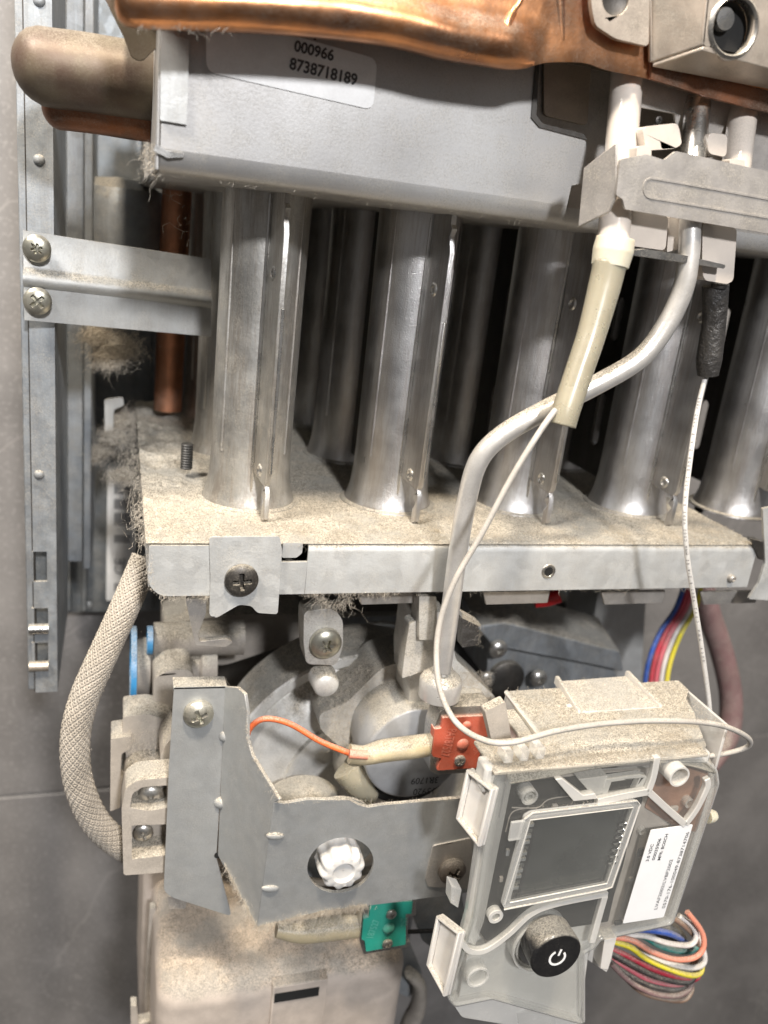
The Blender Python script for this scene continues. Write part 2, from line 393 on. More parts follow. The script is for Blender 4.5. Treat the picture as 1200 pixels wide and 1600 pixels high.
def hairs(parent, base, ln, rad, bias, m='fibre', name='dust_fuzz', wig=.9):
    n = len(base); K = 6; org = np.array(root_of(parent).location)/MM if parent else base.mean(0)
    d = rng.normal(0, 1, (n, 3))+np.array(bias)*1.5; d /= np.linalg.norm(d, axis=1)[:, None]
    L = ln*rng.gamma(2., .5, n)/K; p = base-org; path = [p.copy()]
    for k in range(K-1):
        d = d+rng.normal(0, wig, (n, 3)); d /= np.linalg.norm(d, axis=1)[:, None]; p = p+d*L[:, None]; path.append(p.copy())
    path = np.stack(path, 1)
    tri = np.array([(1, 0, -.4), (-.5, .8, -.4), (-.4, -.6, 1)])*rad
    V = path[:, :, None, :]+tri[None, None]*(1-.5*np.linspace(0, 1, K))[None, :, None, None]
    V = V.reshape(-1, 3)*MM
    i = np.arange(n)[:, None, None]*K*3; k = np.arange(K-1)[None, :, None]*3; s = np.arange(3)[None, None]
    s2 = (s+1) % 3
    Fc = np.stack([i+k+s, i+k+s2, i+k+3+s2, i+k+3+s], -1).reshape(-1, 4)
    me = bpy.data.meshes.new(name); me.from_pydata(V.tolist(), [], Fc.tolist()); me.materials.append(M[m])
    o = bpy.data.objects.new(name, me); COL.objects.link(o); o['kind'] = 'stuff'
    if parent: o.parent = parent
    else: o.location = Vector(org)*MM
    return o
def bump_sheet(name, x0, x1, y0, y1, z, nx, ny, hf, m, parent=None, **k):
    bm = bmesh.new(); g = []
    for j in range(ny+1):
        row = []
        for i in range(nx+1):
            x = x0+(x1-x0)*i/nx; y = y0+(y1-y0)*j/ny; row.append(bm.verts.new((x, y, z+hf(x, y))))
        g.append(row)
    for j in range(ny):
        for i in range(nx): bm.faces.new((g[j][i], g[j][i+1], g[j+1][i+1], g[j+1][i]))
    o = finish(name, bm, m, parent, smooth=180, **k)
    if parent is None and 'kind' not in k: pass
    return o
def fbm(x, y, s, o=4): return noise.fractal(Vector((x*s, y*s, 3.3)), 1.0, 2.0, o)

#=SCENE=

def strip(name, pts, w, y, th, m, parent=None, bevel=.2, n=6, **k):
    """flat band of width w (mm) following a pixel polyline on the plane Y=y"""
    v = catmull([P(a, b, y) for a, b in pts], n) if n > 1 else [P(a, b, y) for a, b in pts]
    L_, R_ = [], []
    for i in range(len(v)):
        t = (v[min(i+1, len(v)-1)]-v[max(i-1, 0)]).normalized(); q = Vector((-t.z, 0, t.x))*w/2
        L_.append(v[i]+q); R_.append(v[i]-q)
    return poly3(name, L_+R_[::-1], (0, th, 0), m, parent, bevel=bevel, **k)

# ================================================================== the wall
wall = thing('wall', 'grey brown stone tile wall behind the heater', 'wall', (0, 402, -700), kind='structure')
zj = P(95, 1238, 400).z
box('grout', (-700, 400.8, -900), (1100, 408, 900), 'grout', wall, 0)
for i, (xa, xb) in enumerate(((-690, -92), (-90, 508), (510, 1090))):
    for za, zb in ((zj+.9, zj+600), (zj-600, zj-.9)):
        box('tile', (xa, 400, za), (xb, 406, zb), 'tile', wall, .5)

# ================================================================== chassis behind everything
bp = thing('back_panel', 'dark galvanised steel back panel behind the burner tubes', 'panel', (100, 388, -120))
zb = P(150, 955, 388).z
box('panel_sheet', (-26, 387, zb), (260, 388.2, 190), 'panel', bp, .2)
for x_, w_ in ((-24, 5), (-15, 3), (14, 4)): 
    box('rib', (x_, 383, zb+2), (x_+w_, 387.2, 190), 'panel', bp, .8)
dimple(137, 945, 387, 2.0, 'galv', bp, .8, name='rivet'); dimple(222, 640, 387, 2.2, 'galv', bp, .8, name='rivet')
st = thing('rating_label', 'narrow white rating label with CE mark on the back panel at left', 'label', P(185, 940, 386.5))
slab('paper', [(168, 735), (215, 738), (208, 942), (166, 938)], 386.4, .3, 'sticker_dusty', st, bevel=0)
u_, v_ = Vector((0, 0, 1)), Vector((-1, 0, 0))
text('CE', P(188, 885, 386.2), u_, v_, 7, 'can_grey', st, bold=.01)
for k, (yy, w) in enumerate(((760, 24), (785, 20), (808, 26), (840, 16), (915, 18))):
    box('print_line', P(178, yy+w/2, 386.25)+Vector((0, 0, 0)), P(204, yy-w/4, 386.35), 'can_grey', st, 0)
can = thing('expansion_can', 'grey cylindrical steel can behind the crossbar at left', 'can', P(180, 420, 350))
lathe('can_body', P(184, 440, 352), (0, 0, 1), [(0, 0), (0, 17), (2, 19), (28, 19), (34, 16), (37, 9), (38, 0)], 'galv_dull', can, segs=48)
box('can_strap', P(120, 430, 376), P(250, 405, 372), 'panel', can, .5)

# upright casing rail at the far left
YR = 268
rail = thing('casing_rail', 'galvanised upright casing rail along the left edge with punched slots', 'rail', P(60, 1085, YR))
def rx(pxx, pyy, y=YR): return P(pxx, pyy, y)
xl, xr, xm = rx(33, 600).x, rx(86, 600).x, rx(47, 600).x
ztop, zbot = 120, rx(60, 1082).z
hl_ = []
for x0_, x1_, y0_, y1_ in ((51, 73, 909, 862), (50, 75, 978, 950), (50, 75, 1036, 1004)):
    a = P(x0_, y0_, YR); b = P(x1_, y1_, YR); hl_.append((a.x, b.x, a.z, b.z))
bm = bmesh.new(); z_ = ztop
for x0_, x1_, za, zb_ in hl_:
    boxbm(bm, (xm, YR, zb_), (xr, YR+1.2, z_)); boxbm(bm, (xm, YR, za), (x0_, YR+1.2, zb_)); boxbm(bm, (x1_, YR, za), (xr, YR+1.2, zb_)); z_ = za
boxbm(bm, (xm, YR, zbot), (xr, YR+1.2, z_)); finish('rail_face', bm, 'galv_dull', rail)
box('rail_lip', (xl, YR+2.2, zbot), (xm+.2, YR+3.4, ztop), 'galv_dull', rail, .3)
box('rail_groove', (xm-.4, YR+.6, zbot), (xm+.5, YR+3.0, ztop), 'dark_steel', rail, 0)
box('rail_side', (xr-1.1, YR+1.25, zbot), (xr, 330, ztop), 'galv_dull', rail, .2)
box('rail_back', (xl, YR+8, zbot), (xr-1.3, YR+9, ztop), 'panel', rail, .2)
box('rail_channel', (xr+6, 322, zbot+22), (xr+9, 386, ztop), 'galv_dull', rail, .5)
box('rail_channel', (xr+.1, 330, zbot+22), (xr+6, 331.2, ztop), 'galv_dull', rail, .3)
for yy in (742, 1, 250): dimple(61, yy, YR, 1.6, 'galv_dull', rail, .8)
for yy, m_ in ((982, 'steel_plain'), (1040, 'tan_steel')):
    c = P(61, yy, YR); lathe('tab', c+Vector((-3, -.3, 0)), (1, 0, 0), [(0, 0), (0, 1.7), (6, 1.7), (6, 0)], m_, rail, segs=16)

# crossbar
cbar = thing('crossbar', 'galvanised crossbar bolted to the rail, left of the burner tubes', 'bracket', P(50, 500, 262))
YC = 262
tl, bl, tr, br = P(36, 360, YC), P(38, 500, YC), P(330, 405, YC+16), P(330, 526, YC+16)
zs = []
prof = [(0, 0)]
bm = bmesh.new(); N = 22
hh = (0, .38, .42, .46, .50, .54, .58, .62, 1)
dd = (0, 0, -.8, -2.0, -2.6, -2.6, -2.0, -.4, 0)
rowsv = []
for k, (t, d) in enumerate(zip(hh, dd)):
    a = tl.lerp(bl, t)+Vector((0, d, 0)); b = tr.lerp(br, t)+Vector((0, d, 0)); rowsv.append((bm.verts.new(a), bm.verts.new(b)))
for a, b in zip(rowsv, rowsv[1:]): bm.faces.new((a[0], a[1], b[1], b[0]))
r2 = [(bm.verts.new(a.co+Vector((0, 1.1, 0))), bm.verts.new(b.co+Vector((0, 1.1, 0)))) for a, b in rowsv]
for a, b in zip(r2, r2[1:]): bm.faces.new((a[0], b[0], b[1], a[1]))
for s in (0, 1):
    for (a, b), (c, d) in zip(zip(rowsv, rowsv[1:]), zip(r2, r2[1:])): bm.faces.new((a[s], b[s], d[s], c[s]))
bm.faces.new((rowsv[0][0], rowsv[0][1], r2[0][1], r2[0][0])); bm.faces.new((rowsv[-1][0], rowsv[-1][1], r2[-1][1], r2[-1][0]))
ob = finish('bar', bm, 'galv', cbar, smooth=50)
screw(58, 388, YC-.2, 21, 'screw_zinc', cbar, 'torx', 15)
screw(59, 470, YC-.2, 21, 'screw_zinc', cbar, 'cross', 40)

# ================================================================== copper pipes at left
cp = thing('copper_pipe', 'thin upright copper pipe between the crossbar and the burner tubes', 'pipe', P(258, 620, 345))
tube('pipe', [P(281, 200, 338), P(262, 640, 338)], 5.4, 'copper_mid', cp, segs=20, straight=True)
YB = 236
def coil(label, pts, r, m, flat=.9):
    t = thing('copper_duct', label, 'pipe', P(pts[0][0], pts[0][1]+30, YB), 'fat copper coil pipes at upper left')
    v = catmull([P(*p) for p in pts], 8)
    v0 = v[0]; d0 = (v[8]-v0).normalized(); v = [v0-d0*0+d0*r*.8*t for t in (0, .04, .12, .25, .42, .62, .82)]+[q for q in v if (q-v0).dot(d0) > r*.95]
    bm = bmesh.new(); tubebm(bm, v, [r*(max(.0, 1-(1-min(1, (q-v0).length/(r*.8)))**2))**.5 if (q-v0).length < r*.8 else r for q in v], 32, flat=flat); return finish('pipe', bm, m, t)
coil('fat tarnished copper coil pipe, upper of the two at the top left', [(18, 104, YB), (26, 104, YB), (45, 105, YB), (120, 112, YB), (200, 124, YB), (300, 138, YB)], 9.6, 'copper_old')
coil('dark copper coil pipe, lower and thinner of the two at top left', [(64, 160, YB+6), (74, 162, YB+6), (95, 165, YB+6), (150, 172, YB+6), (210, 182, YB+6), (300, 196, YB+6)], 6.2, 'copper_dark')
lug = thing('dusty_bracket', 'dusty tan bracket hanging above the copper coil pipes', 'bracket', P(230, 90, 214))
slab('plate', [(150, -30), (262, -30), (262, 60), (240, 78), (222, 96), (205, 90), (195, 60)], 214, 1.2, 'copper_old', lug, r=2.5)

# ================================================================== burner tubes
ZT = -78
def flange_outline():
    f = [(-22.6, 1.2), (-20.5, 0), (-20.5, 4.5), (-21.8, 6.5), (-20.0, 7.6), (-21.6, 10), (-11, 11.5), (-11, 86), (-21.3, 86), (-21.3, 83), (-22.3, 82), (-21.4, 80), (-22.5, 76), (-22.5, 12), (-21.5, 10.5), (-22.6, 8.5)]
    return f
def make_burner(i):
    cx_ = 37.5+43.5*i
    t = thing('burner', '', 'burner', (cx_, 238, ZT), 'steel burner tubes standing in a row on the tray')
    o = Vector((cx_, 238, ZT))
    for j, yy in enumerate((0, 54, 108)):
        tb = lathe('venturi_tube', o+Vector((0, yy, 0)), (0, 0, 1), [(0, 13.6), (.6, 13.5), (2.2, 12.9), (5, 12.2), (10, 11.7), (18, 11.5), (60, 11.6), (86, 11.9)], 'steel_tube', t, segs=56, smooth=60)
        lathe('base_ring', o+Vector((0, yy, 0)), (0, 0, 1), [(0.05, 15.0), (.5, 14.9), (.8, 14.2), (.9, 13.5)], 'steel_tube', t, segs=48)
        for a in (-.5, .42):
            bm = bmesh.new(); ang = -math.pi/2+a*1.9
            dx, dy = math.cos(ang)*11.55, math.sin(ang)*11.55
            tubebm(bm, [o+Vector((dx, yy+dy, z)) for z in (16, 30, 50, 70, 85)], .42, 6); finish('seam_ridge', bm, 'steel_tube', tb)
    y0 = 0
    pts = [o+Vector((-.8+(-a-11)*.15, a, b)) for a, b in flange_outline()]
    hl = []
    fl = poly3('flange', pts, (1.5, 0, 0), 'steel_tube', t, holes=hl, bevel=.25)
    box('fold_strip', o+Vector((1.7, -23.0, 14)), o+Vector((2.6, -21.6, 58)), 'steel_plain', fl, .2)
    bm = bmesh.new(); tubebm(bm, [o+Vector((-1.2, -11.6, z)) for z in (3, 30, 60, 85)], .5, 8); finish('seam_bead', bm, 'steel_plain', fl)
    for z in (13.5, 66):
        lathe('dimple', o+Vector((.1, -16.6, z)), (-1, -.15, 0), [(-.2, 2.0), (.1, 1.9), (.45, 1.4), (.3, .9), (-.1, .6), (-.1, 0)], 'steel_plain', fl, segs=18)
    for ya, yb in ((11, 43), (65, 97)):
        def R(a, b): return o+Vector((-.5, a, b))
        m = (ya+yb)/2
        slots = [[R(m+2.6*math.cos(q), z+2.6*math.sin(q)*(1 if math.sin(q) > 0 else 1)+(h/2 if math.sin(q) > 0 else -h/2)) for q in (k*math.pi/6+.01 for k in range(12))] for z, h in ((24, 14), (60, 10))]
        poly3('web_plate', [R(ya, 4), R(yb, 4), R(yb, 86), R(ya, 86)], (1, 0, 0), 'dark_steel', t, holes=slots, bevel=0)
    return t
lab = ['leftmost steel burner tube, behind the black stud', 'second burner tube from the left with the brightest streak', 'middle burner tube partly hidden behind the bent aluminium pipe',
       'fourth burner tube from the left, behind the printed cable', 'rightmost burner tube at the right edge of the frame']
b0 = make_burner(0)
def ct(o, parent=None):
    c = o.copy(); COL.objects.link(c); c.parent = parent
    for ch in kids[o.name]: ct(ch, c)
    return c
allo = list(bpy.data.objects); kids = {o.name: [c for c in allo if c.parent == o] for o in allo}
b0['label'] = lab[0]
for i in range(1, 5):
    c = ct(b0); c.location.x += 43.5*i*MM; c['label'] = lab[i]; c.rotation_euler.z = (0, .02, -.03, .015, -.02)[i]
for c in kids[b0.name]:
    for q in [c]+kids[c.name]:
        if q.data.materials[0] == M['steel_tube']: q.material_slots[0].link = 'OBJECT'; q.material_slots[0].material = M['steel_dusty']

# ================================================================== manifold tray
tray = thing('burner_tray', 'dust covered galvanised tray carrying the row of burner tubes', 'tray', (100, 200, -92))
bm = bmesh.new(); boxbm(bm, (8.8, 202.5, -79), (192, 368, -78)); finish('tray_top', bm, 'galv_dull', tray, .2)
bm = bmesh.new(); boxbm(bm, (9.5, 203, -90), (191, 366, -89.2)); finish('tray_floor', bm, 'dark_steel', tray, .2)
# front lip with rounded top edge: profile swept along X, in two lengths either side of the notch
def lip(xa, xb, z0=-92.2):
    prof = [(203.0, -78.02), (201.6, -78.0), (200.7, -78.35), (200.15, -79.1), (200, -80.2), (200, z0), (201, z0), (201, -80.2), (201.4, -79.2), (203, -79)]
    bm = bmesh.new(); a = [bm.verts.new((xa, y, z)) for y, z in prof]; b = [bm.verts.new((xb, y, z)) for y, z in prof]
    n = len(prof)
    for k in range(n): bm.faces.new((a[k], a[(k+1) % n], b[(k+1) % n], b[k]))
    bm.faces.new(a[::-1]); bm.faces.new(b); return finish('front_lip', bm, 'galv', tray, .12)
xa, xb = P(440, 850, 200).x, P(483, 850, 200).x
bm = bmesh.new(); prof = rnd([(8, 200, -78.4), (24.5, 200, -78.4), (24.5, 200, -92.2), (11, 200, -92.2), (8, 200, -89)], [.6, 0, 0, 3, 3])
addplate(bm, prof, [], (0, 1, 0)); finish('front_lip', bm, 'galv', tray, .3)
lip(24.6, xa); lip(xb, 191.8)
bm = bmesh.new(); boxbm(bm, (xa+.01, 200, -92.2), (xb-.01, 201, P(460, 878, 200).z)); finish('front_lip', bm, 'galv', tray, .1)
bm = bmesh.new(); boxbm(bm, (8.05, 201, -90), (9, 366, -78.6)); finish('side_lip', bm, 'galv', tray, .2)
poly3('notch_tab', rnd([(xa+.4, 200.2, -77.7), (xb-1.6, 200.2, -77.7), (xb-1.6, 200.2, P(460, 865, 200).z), (xb-3, 200.2, P(460, 872, 200).z), (xa+.4, 200.2, P(460, 872, 200).z)], .5), (0, .9, 0), 'galv', tray, bevel=.2)
box('notch_tab_top', (xa+.4, 200.4, -78.3), (xb-1.6, 206, -77.6), 'dust', tray, .2)
# screwed tab
tab = slab('screw_tab', [(327, 839), (437, 838), (441, 860), (434, 960), (402, 958), (393, 947), (374, 945), (360, 953), (338, 966), (327, 962), (329, 905)], 199.0, .9, 'galv', tray, r=.9, bevel=.3)
screw(377, 905, 198.8, 26, 'screw_black', tab, 'cross', 95, .42, washer=0)
hk = slab('hook', [(290, 936), (322, 938), (322, 958), (309, 992), (312, 1003), (355, 998), (364, 1004), (352, 1011), (306, 1008), (298, 975)], 203, 2.2, 'bracket_steel', tray, r=.5)
# hole and stub on the lip
c = P(857, 893, 200); lathe('lip_hole', c, (0, -1, 0), [(.12, 0), (.12, 1.35), (.3, 1.5), (.25, 2.1), (0, 2.3)], 'steel_plain', tray, segs=24)
lathe('hole_dark', c+Vector((0, -.14, 0)), (0, -1, 0), [(0, 0), (0, 1.4), (.02, 1.4), (.02, 0)], 'hole_black', tray, segs=24)  # black disc on the uncut lip, painted as the dark of a hole
lathe('stub', P(1141, 902, 200), (0, -1, 0), [(0, 1.2), (1.5, 1.1), (1.8, .7), (1.2, .5), (1.2, 0)], 'bracket_steel', tray, segs=12)
# right end bracket
rb = thing('end_bracket', 'steel bracket clipped to the right end of the burner tray', 'bracket', P(1190, 940, 199))
slab('plate', [(1174, 842), (1206, 850), (1206, 878), (1186, 874)], 199.2, .8, 'dark_steel', rb, r=.3)  # dark plate standing in for a shaded recess
slab('leg', [(1192, 795), (1300, 770), (1300, 945), (1170, 936), (1186, 912), (1196, 880)], 198.6, 1, 'galv', rb, r=.5)
# black studs
def stud(cx_, cy0, cy1, y, r, label):
    t = thing('stud', label, 'stud', P(cx_, cy1, y), 'black threaded studs on the tray')
    a, b = P(cx_, cy1, y), P(cx_, cy0, y); h = b.z-a.z; pr = [(0, 0)]
    n = int(h/.75)
    for k in range(n): pr += [(k*h/n, r*.86), ((k+.5)*h/n, r)]
    pr += [(h, r*.86), (h, 0)]
    lathe('thread', a, (0, 0, 1), pr, 'black', t, segs=20)
stud(291, 693, 732, 256, 1.95, 'small black threaded stud upright in the dust left of the first tube')
stud(1091, 770, 800, 258, 1.9, 'small black threaded stud behind the printed cable at right')
# dust on the tray
def hf(x, y):
    e = min(1, max(0, (y-200.2)/1.2)); l = max(0, 1-(x-8)/26)*max(0, min(1, (y-222)/30)); a = .5+.5*fbm(x, y, .09)
    return e*(.05+.55*max(0, a-.15)+.22*fbm(x, y, .9, 3)+l*2.6*max(0, .3+fbm(x, y, .14)))+.02
dl = bump_sheet('dust_layer', 7.2, 192, 200.4, 364, -78, 330, 240, hf, 'dust', tray); dl['kind'] = 'stuff'
# ragged dust at the tray's left edge
cl = []
for k in range(1500):
    py_ = 628+rng.random()*215; yy = 200+(845-py_)/215*160
    sp_ = 4.5 if 640 < py_ < 745 else 1.6
    cl.append((8.2-abs(rng.normal(0, sp_)), yy, -78+rng.normal(0, 1.2)-abs(rng.normal(0, 1.0))))
hairs(tray, np.array(cl), 4, .045, (-.5, -.2, -.3), wig=1.0)
dw = thing('dust_clump', 'ragged tan dust clump hanging off the left edge of the tray', 'dust clump', P(160, 700, 320))
for nm, cx_, cy_, yy, rr in (('lint_tuft', 178, 685, 322, 5), ('lint_tuft', 160, 705, 324, 3.2), ('lint_tuft', 196, 660, 335, 5.5), ('lint_tuft', 190, 742, 290, 4), ('lint_tuft', 150, 712, 326, 2.2)):
    bm = bmesh.new(); bmesh.ops.create_icosphere(bm, subdivisions=4, radius=1); cc = P(cx_, cy_, yy)
    for v in bm.verts:
        d = 1+.55*noise.fractal(v.co*1.6+cc*.1, 1, 2, 5); v.co = cc+Vector((v.co.x*rr*1.25, v.co.y*rr, v.co.z*rr*.75))*d*.62
    finish(nm, bm, 'dust', dw, smooth=180)
    n = 1500; d = rng.normal(0, .5, (n, 3))
    hairs(dw, np.array(cc)+d*rr*.8*np.array((1.2, 1, .75)), 3.2, .04, (-.2, -.2, -.1))
slab('clip', [(163, 624), (192, 620), (194, 634), (178, 640), (176, 690), (164, 692)], 330, 1, 'galv', bp, r=1)
dw2 = thing('dust_clump', 'soft tan dust clump stuck under the left crossbar', 'dust clump', P(190, 600, 300))
for cx_, cy_, rr in ((150, 525, 4.5), (185, 540, 7), (170, 560, 5)):
    bm = bmesh.new(); bmesh.ops.create_icosphere(bm, subdivisions=4, radius=1); cc = P(cx_, cy_, 300)
    for v in bm.verts:
        d = 1+.5*noise.fractal(v.co*1.5+cc*.1, 1, 2, 5); v.co = cc+Vector((v.co.x*rr*1.2, v.co.y*rr*.6, v.co.z*rr*.7))*d*.55
    finish('lint_tuft', bm, 'dust', dw2, smooth=180)
    n = 1800; d = rng.normal(0, .5, (n, 3))
    hairs(dw2, np.array(cc)+d*rr*.8*np.array((1.3, .6, .8)), 3.6, .04, (0, -.2, -.3))

# ================================================================== burner box
bx = thing('burner_box', 'long galvanised burner box across the top with a rounded lower edge', 'box', (60, 200, 7.4))
ZB = 7.4
def boxlip(xa, xb, yf, name='lower_edge'):
    prof = [(yf, 12.5), (yf+.15, 11.2), (yf+.8, 9.6), (yf+2.0, 8.3), (yf+3.6, 7.6), (yf+5.5, ZB), (350, ZB), (350, ZB+1), (yf+5.5, ZB+1), (yf+3.9, 8.6), (yf+1.4, 10.6), (yf+1.0, 12.5)]
    bm = bmesh.new(); a = [bm.verts.new((xa, y, z)) for y, z in prof]; b = [bm.verts.new((xb, y, z)) for y, z in prof]; n = len(prof)
    for k in range(n): bm.faces.new((a[k], a[(k+1) % n], b[(k+1) % n], b[k]))
    bm.faces.new(a[::-1]); bm.faces.new(b); return finish(name, bm, 'galv_box', bx, 0, smooth=50)
bz = lambda p: Vector((P(*p, 200).x, 200, P(*p, 200).z))
pl = [Vector((8, 200, 12.5)), Vector((8, 200, 45)), bz((838, -20)), bz((841, 100)), bz((832, 182)), bz((842, 196)), bz((905, 212)), bz((916, 222)), bz((916, 285)), bz((893, 290)), bz((884, 332))]
pl[-1].z = 12.5
poly3('front_panel', pl, (0, 1, 0), 'galv_box', bx, bevel=0)
xe = pl[-1].x
boxlip(8, xe, 200); boxlip(xe+.02, 215, 207)
box('recess_panel', (P(826, 150, 209).x, 208.5, 12.4), (215, 209.5, 60), 'bracket_steel', bx, .2)
box('end_cap', (7, 200.5, 8), (7.9, 350, 45), 'galv_box', bx, .3)
slab('corner_tab', [(252, 48), (296, 62), (292, 195), (250, 188)], 199.1, .8, 'galv', bx, r=.3, bevel=.25)
poly3('corner_foot', rnd([P(243, 224, 199.4), P(262, 236, 199.4), P(288, 240, 199.4), P(287, 246, 199.4), P(262, 247, 199.4), P(240, 236, 199.4)], .3), (0, .7, 0), 'steel_plain', bx, bevel=.2)
slab('recess_edge', [(837, 100), (843, 100), (838, 180), (848, 193), (912, 209), (918, 219), (912, 217), (843, 199), (830, 184)], 199.6, .3, 'dark_steel', bx, bevel=0)
slab('hatch_plate', [(850, 60), (925, 80), (918, 196), (850, 180)], 207.3, .8, 'tan_steel', bx, r=1.2)
hairs(bx, np.array([tuple(P(225+rng.random()*30, 225+rng.random()*50, 204)) for _ in range(260)]), 3.0, .04, (-.2, 0, -.5))
stk = slab('sticker', [(322, 18), (590, 92), (583, 172), (322, 112)], 199.75, .12, 'sticker_dusty', bx, r=2.2, bevel=0)
ud = (P(555, 120, 199)-P(460, 96, 199)).normalized(); vd = Vector((-ud.z, 0, ud.x))
text('8738718189', P(506, 113, 199.7), ud, vd, 3.2, 'ink_faint', stk, bold=.03, fit=15.2)
text('000966', P(491, 80, 199.7), ud, vd, 3.0, 'ink_faint', stk, bold=.03, fit=8.8)
text('111', P(480, 51, 199.7), ud, vd, 3.0, 'ink_faint', stk, bold=.03, fit=4.2)
fuzz(bx, [Vector((8, 203, 7.6)), Vector((60, 203, 7.6)), Vector((110, 203, 7.6))], 70, 2.0, .04)

# ================================================================== copper heat exchanger skirt
cx = thing('heat_exchanger_skirt', 'shiny copper heat exchanger skirt with a rolled bead across the top', 'heat exchanger', P(700, 60, 186))
YX = 187
bot = [(170, -60), (190, 0), (215, 16), (300, 18), (450, 26), (600, 42), (700, 64), (790, 84), (818, 103), (860, 94), (912, 95), (950, 107), (1016, 121), (1110, 150), (1300, 196), (1300, -120), (170, -120)]
edge = [(184, 10), (192, 28), (215, 36), (300, 40), (450, 48), (600, 64), (700, 88), (770, 99), (800, 103), (818, 103), (836, 98), (860, 94), (912, 95), (950, 107), (1016, 121), (1110, 150), (1300, 196)]
bm = bmesh.new(); prev = None
for a_, b_ in [(q.x, q.y) for q in catmull([Vector((x, y, 0)) for x, y in edge], 6)]:
    base = P(a_, b_, YX); amp = max(0, min(1, (850-a_)/70)); amp = amp*amp*(3-2*amp); wob = .25*math.sin(a_*.021)+.15*math.sin(a_*.057)
    sec = [(4.5*amp+.6, .9), (2.4*amp+.5, .15), (0*amp, 0), (-1.9*amp, .9), (-3.0*amp-wob*amp, 2.6), (-3.2*amp-wob*amp, 4.2), (-2.5*amp, 6.0), (-1.2*amp, 7.6), (-.2*amp, 9.4), (0, 12), (.4, 60)]
    row = [bm.verts.new(base+Vector((0, dy, dz))) for dy, dz in sec]
    if prev:
        for k in range(len(row)-1): bm.faces.new((prev[k], row[k], row[k+1], prev[k+1]))
    prev = row
so_ = finish('sheet', bm, 'copper', cx, smooth=70); so_.modifiers.new('solid', 'SOLIDIFY').thickness = .0006
tube('crease', [(806, 86, YX-1.0), (790, 50, YX-1.2), (800, 20, YX+.2), (812, 0, YX+.2), (830, -50, YX+.2)], [.9, 1.6, 1.2, 1.0, .9], 'copper', cx, segs=14)
tube('crease', [(868, -60, YX+.5), (872, 0, YX+.5), (876, 60, YX+.5), (882, 88, YX+.4)], [1.6, 1.5, 1.2, .6], 'copper', cx, segs=14)
slab('lower_flange', [(1016, 96), (1300, 165), (1300, 200), (1110, 153), (1016, 123)], YX-1.5, 1.2, 'copper_dark', cx)
box('roof_sheet', (P(200, 0, YX).x, YX+.8, 45), (215, 330, 46), 'copper_old', cx, 0)
fuzz(cx, [P(215, 38, YX), P(300, 40, YX), P(360, 42, YX)], 160, 2.2, .07)
tp = thing('tan_lug', 'tan steel lug with a dark hole fixed to the copper skirt', 'lug', P(970, 70, 182))
c = P(962, -2, 183); slab('plate', [(922, -60), (924, 10), (930, 40), (962, 61), (1014, 73), (1016, -60)], 183, 1.4, 'tan_steel', tp, r=1.2, holes=[circ(c, 3.2, 24)])
lathe('bushing', c+Vector((0, 1.2, 0)), (0, -1, 0), [(0, 0), (0, 3.2), (.6, 3.1), (.2, 2.4), (0, 0)], 'dark_steel', tp)
fr = thing('flue_bracket', 'tan pressed steel bracket with a big oval hole at the top right', 'bracket', P(1110, 130, 176))
a_, b_ = 176, 184
poly3('back_face', [P(1014, -80, b_), P(1016, 96, b_), P(1300, 150, b_), P(1300, -80, b_)], (0, 1, 0), 'tan_steel', fr, holes=[])
c = P(1146, 42, a_)
slab('front_face', [(1112, -80), (1096, 62), (1104, 76), (1300, 128), (1300, -80)], a_, 1, 'tan_steel', fr, r=1.2, holes=[circ(c, 5.0, 32, ry=6.6)], bevel=.3)
lathe('hole_rim', c+Vector((0, -.2, 0)), (0, -1, 0), [(-3, 5.6), (.1, 5.3), (.5, 5.7), (.1, 6.3), (-.1, 6.4)], 'steel_plain', fr)
lathe('hole_dark', c+Vector((0, 3, 0)), (0, -1, 0), [(0, 0), (0, 5.7), (-4, 5.7)], 'hole_black', fr)  # black disc behind the opening, painted as its darkness
lathe('inner_pipe', c+Vector((-1.5, 2.4, 1.5)), (0, -1, 0), [(0, 0), (0, 2.4), (1.2, 2.2), (1.3, 0)], 'steel_plain', fr)
bm = bmesh.new(); q = [P(1098, 72, a_), P(1300, 127, a_), P(1300, 152, b_), P(1020, 98, b_)]; addplate(bm, q, [], (0, 0, -.8)); finish('under_face', bm, 'tan_steel', fr, .2)
bm = bmesh.new(); q = [P(1113, -80, a_), P(1097, 70, a_), P(1018, 97, b_), P(1018, -80, b_)]; addplate(bm, q, [], (.7, 0, 0)); finish('side_face', bm, 'tan_steel', fr, .2)

# ================================================================== electrode assembly
el = thing('electrode_bracket', 'pressed steel electrode bracket with a long embossed panel at the right', 'bracket', P(1100, 360, 176))
YE = 177
mainp = [(969, 249), (1010, 241), (1038, 250), (1056, 236), (1210, 270), (1330, 300), (1330, 400), (1200, 365), (977, 327), (973, 311), (963, 305)]
slab('plate', mainp, YE, .8, 'bracket_steel', el, r=.4, bevel=.25)
em = [(1008, 288), (1016, 279), (1200, 311), (1330, 336), (1330, 362), (1200, 340), (1014, 309), (1007, 300)]
strip('emboss', [(1330, 362), (1200, 340), (1040, 313), (1016, 309), (1008, 302), (1007, 290), (1014, 280), (1040, 282), (1200, 311), (1330, 336)], .45, YE-.2, .25, 'bracket_steel', el, bevel=.1, n=4)
wing = [P(963, 222, YE+1), P(912, 262, YE+8), P(903, 355, YE+8), P(952, 331, YE+2), P(963, 305, YE+.6)]
bm = bmesh.new(); addplate(bm, wing, [], (.6, .4, 0)); finish('wing', bm, 'bracket_steel', el, .2)
slab('low_tab', [(985, 392), (1010, 389), (1066, 398), (1134, 414), (1132, 420), (1066, 410), (990, 399)], YE+2, 6, 'steel_plain', el, r=.4)
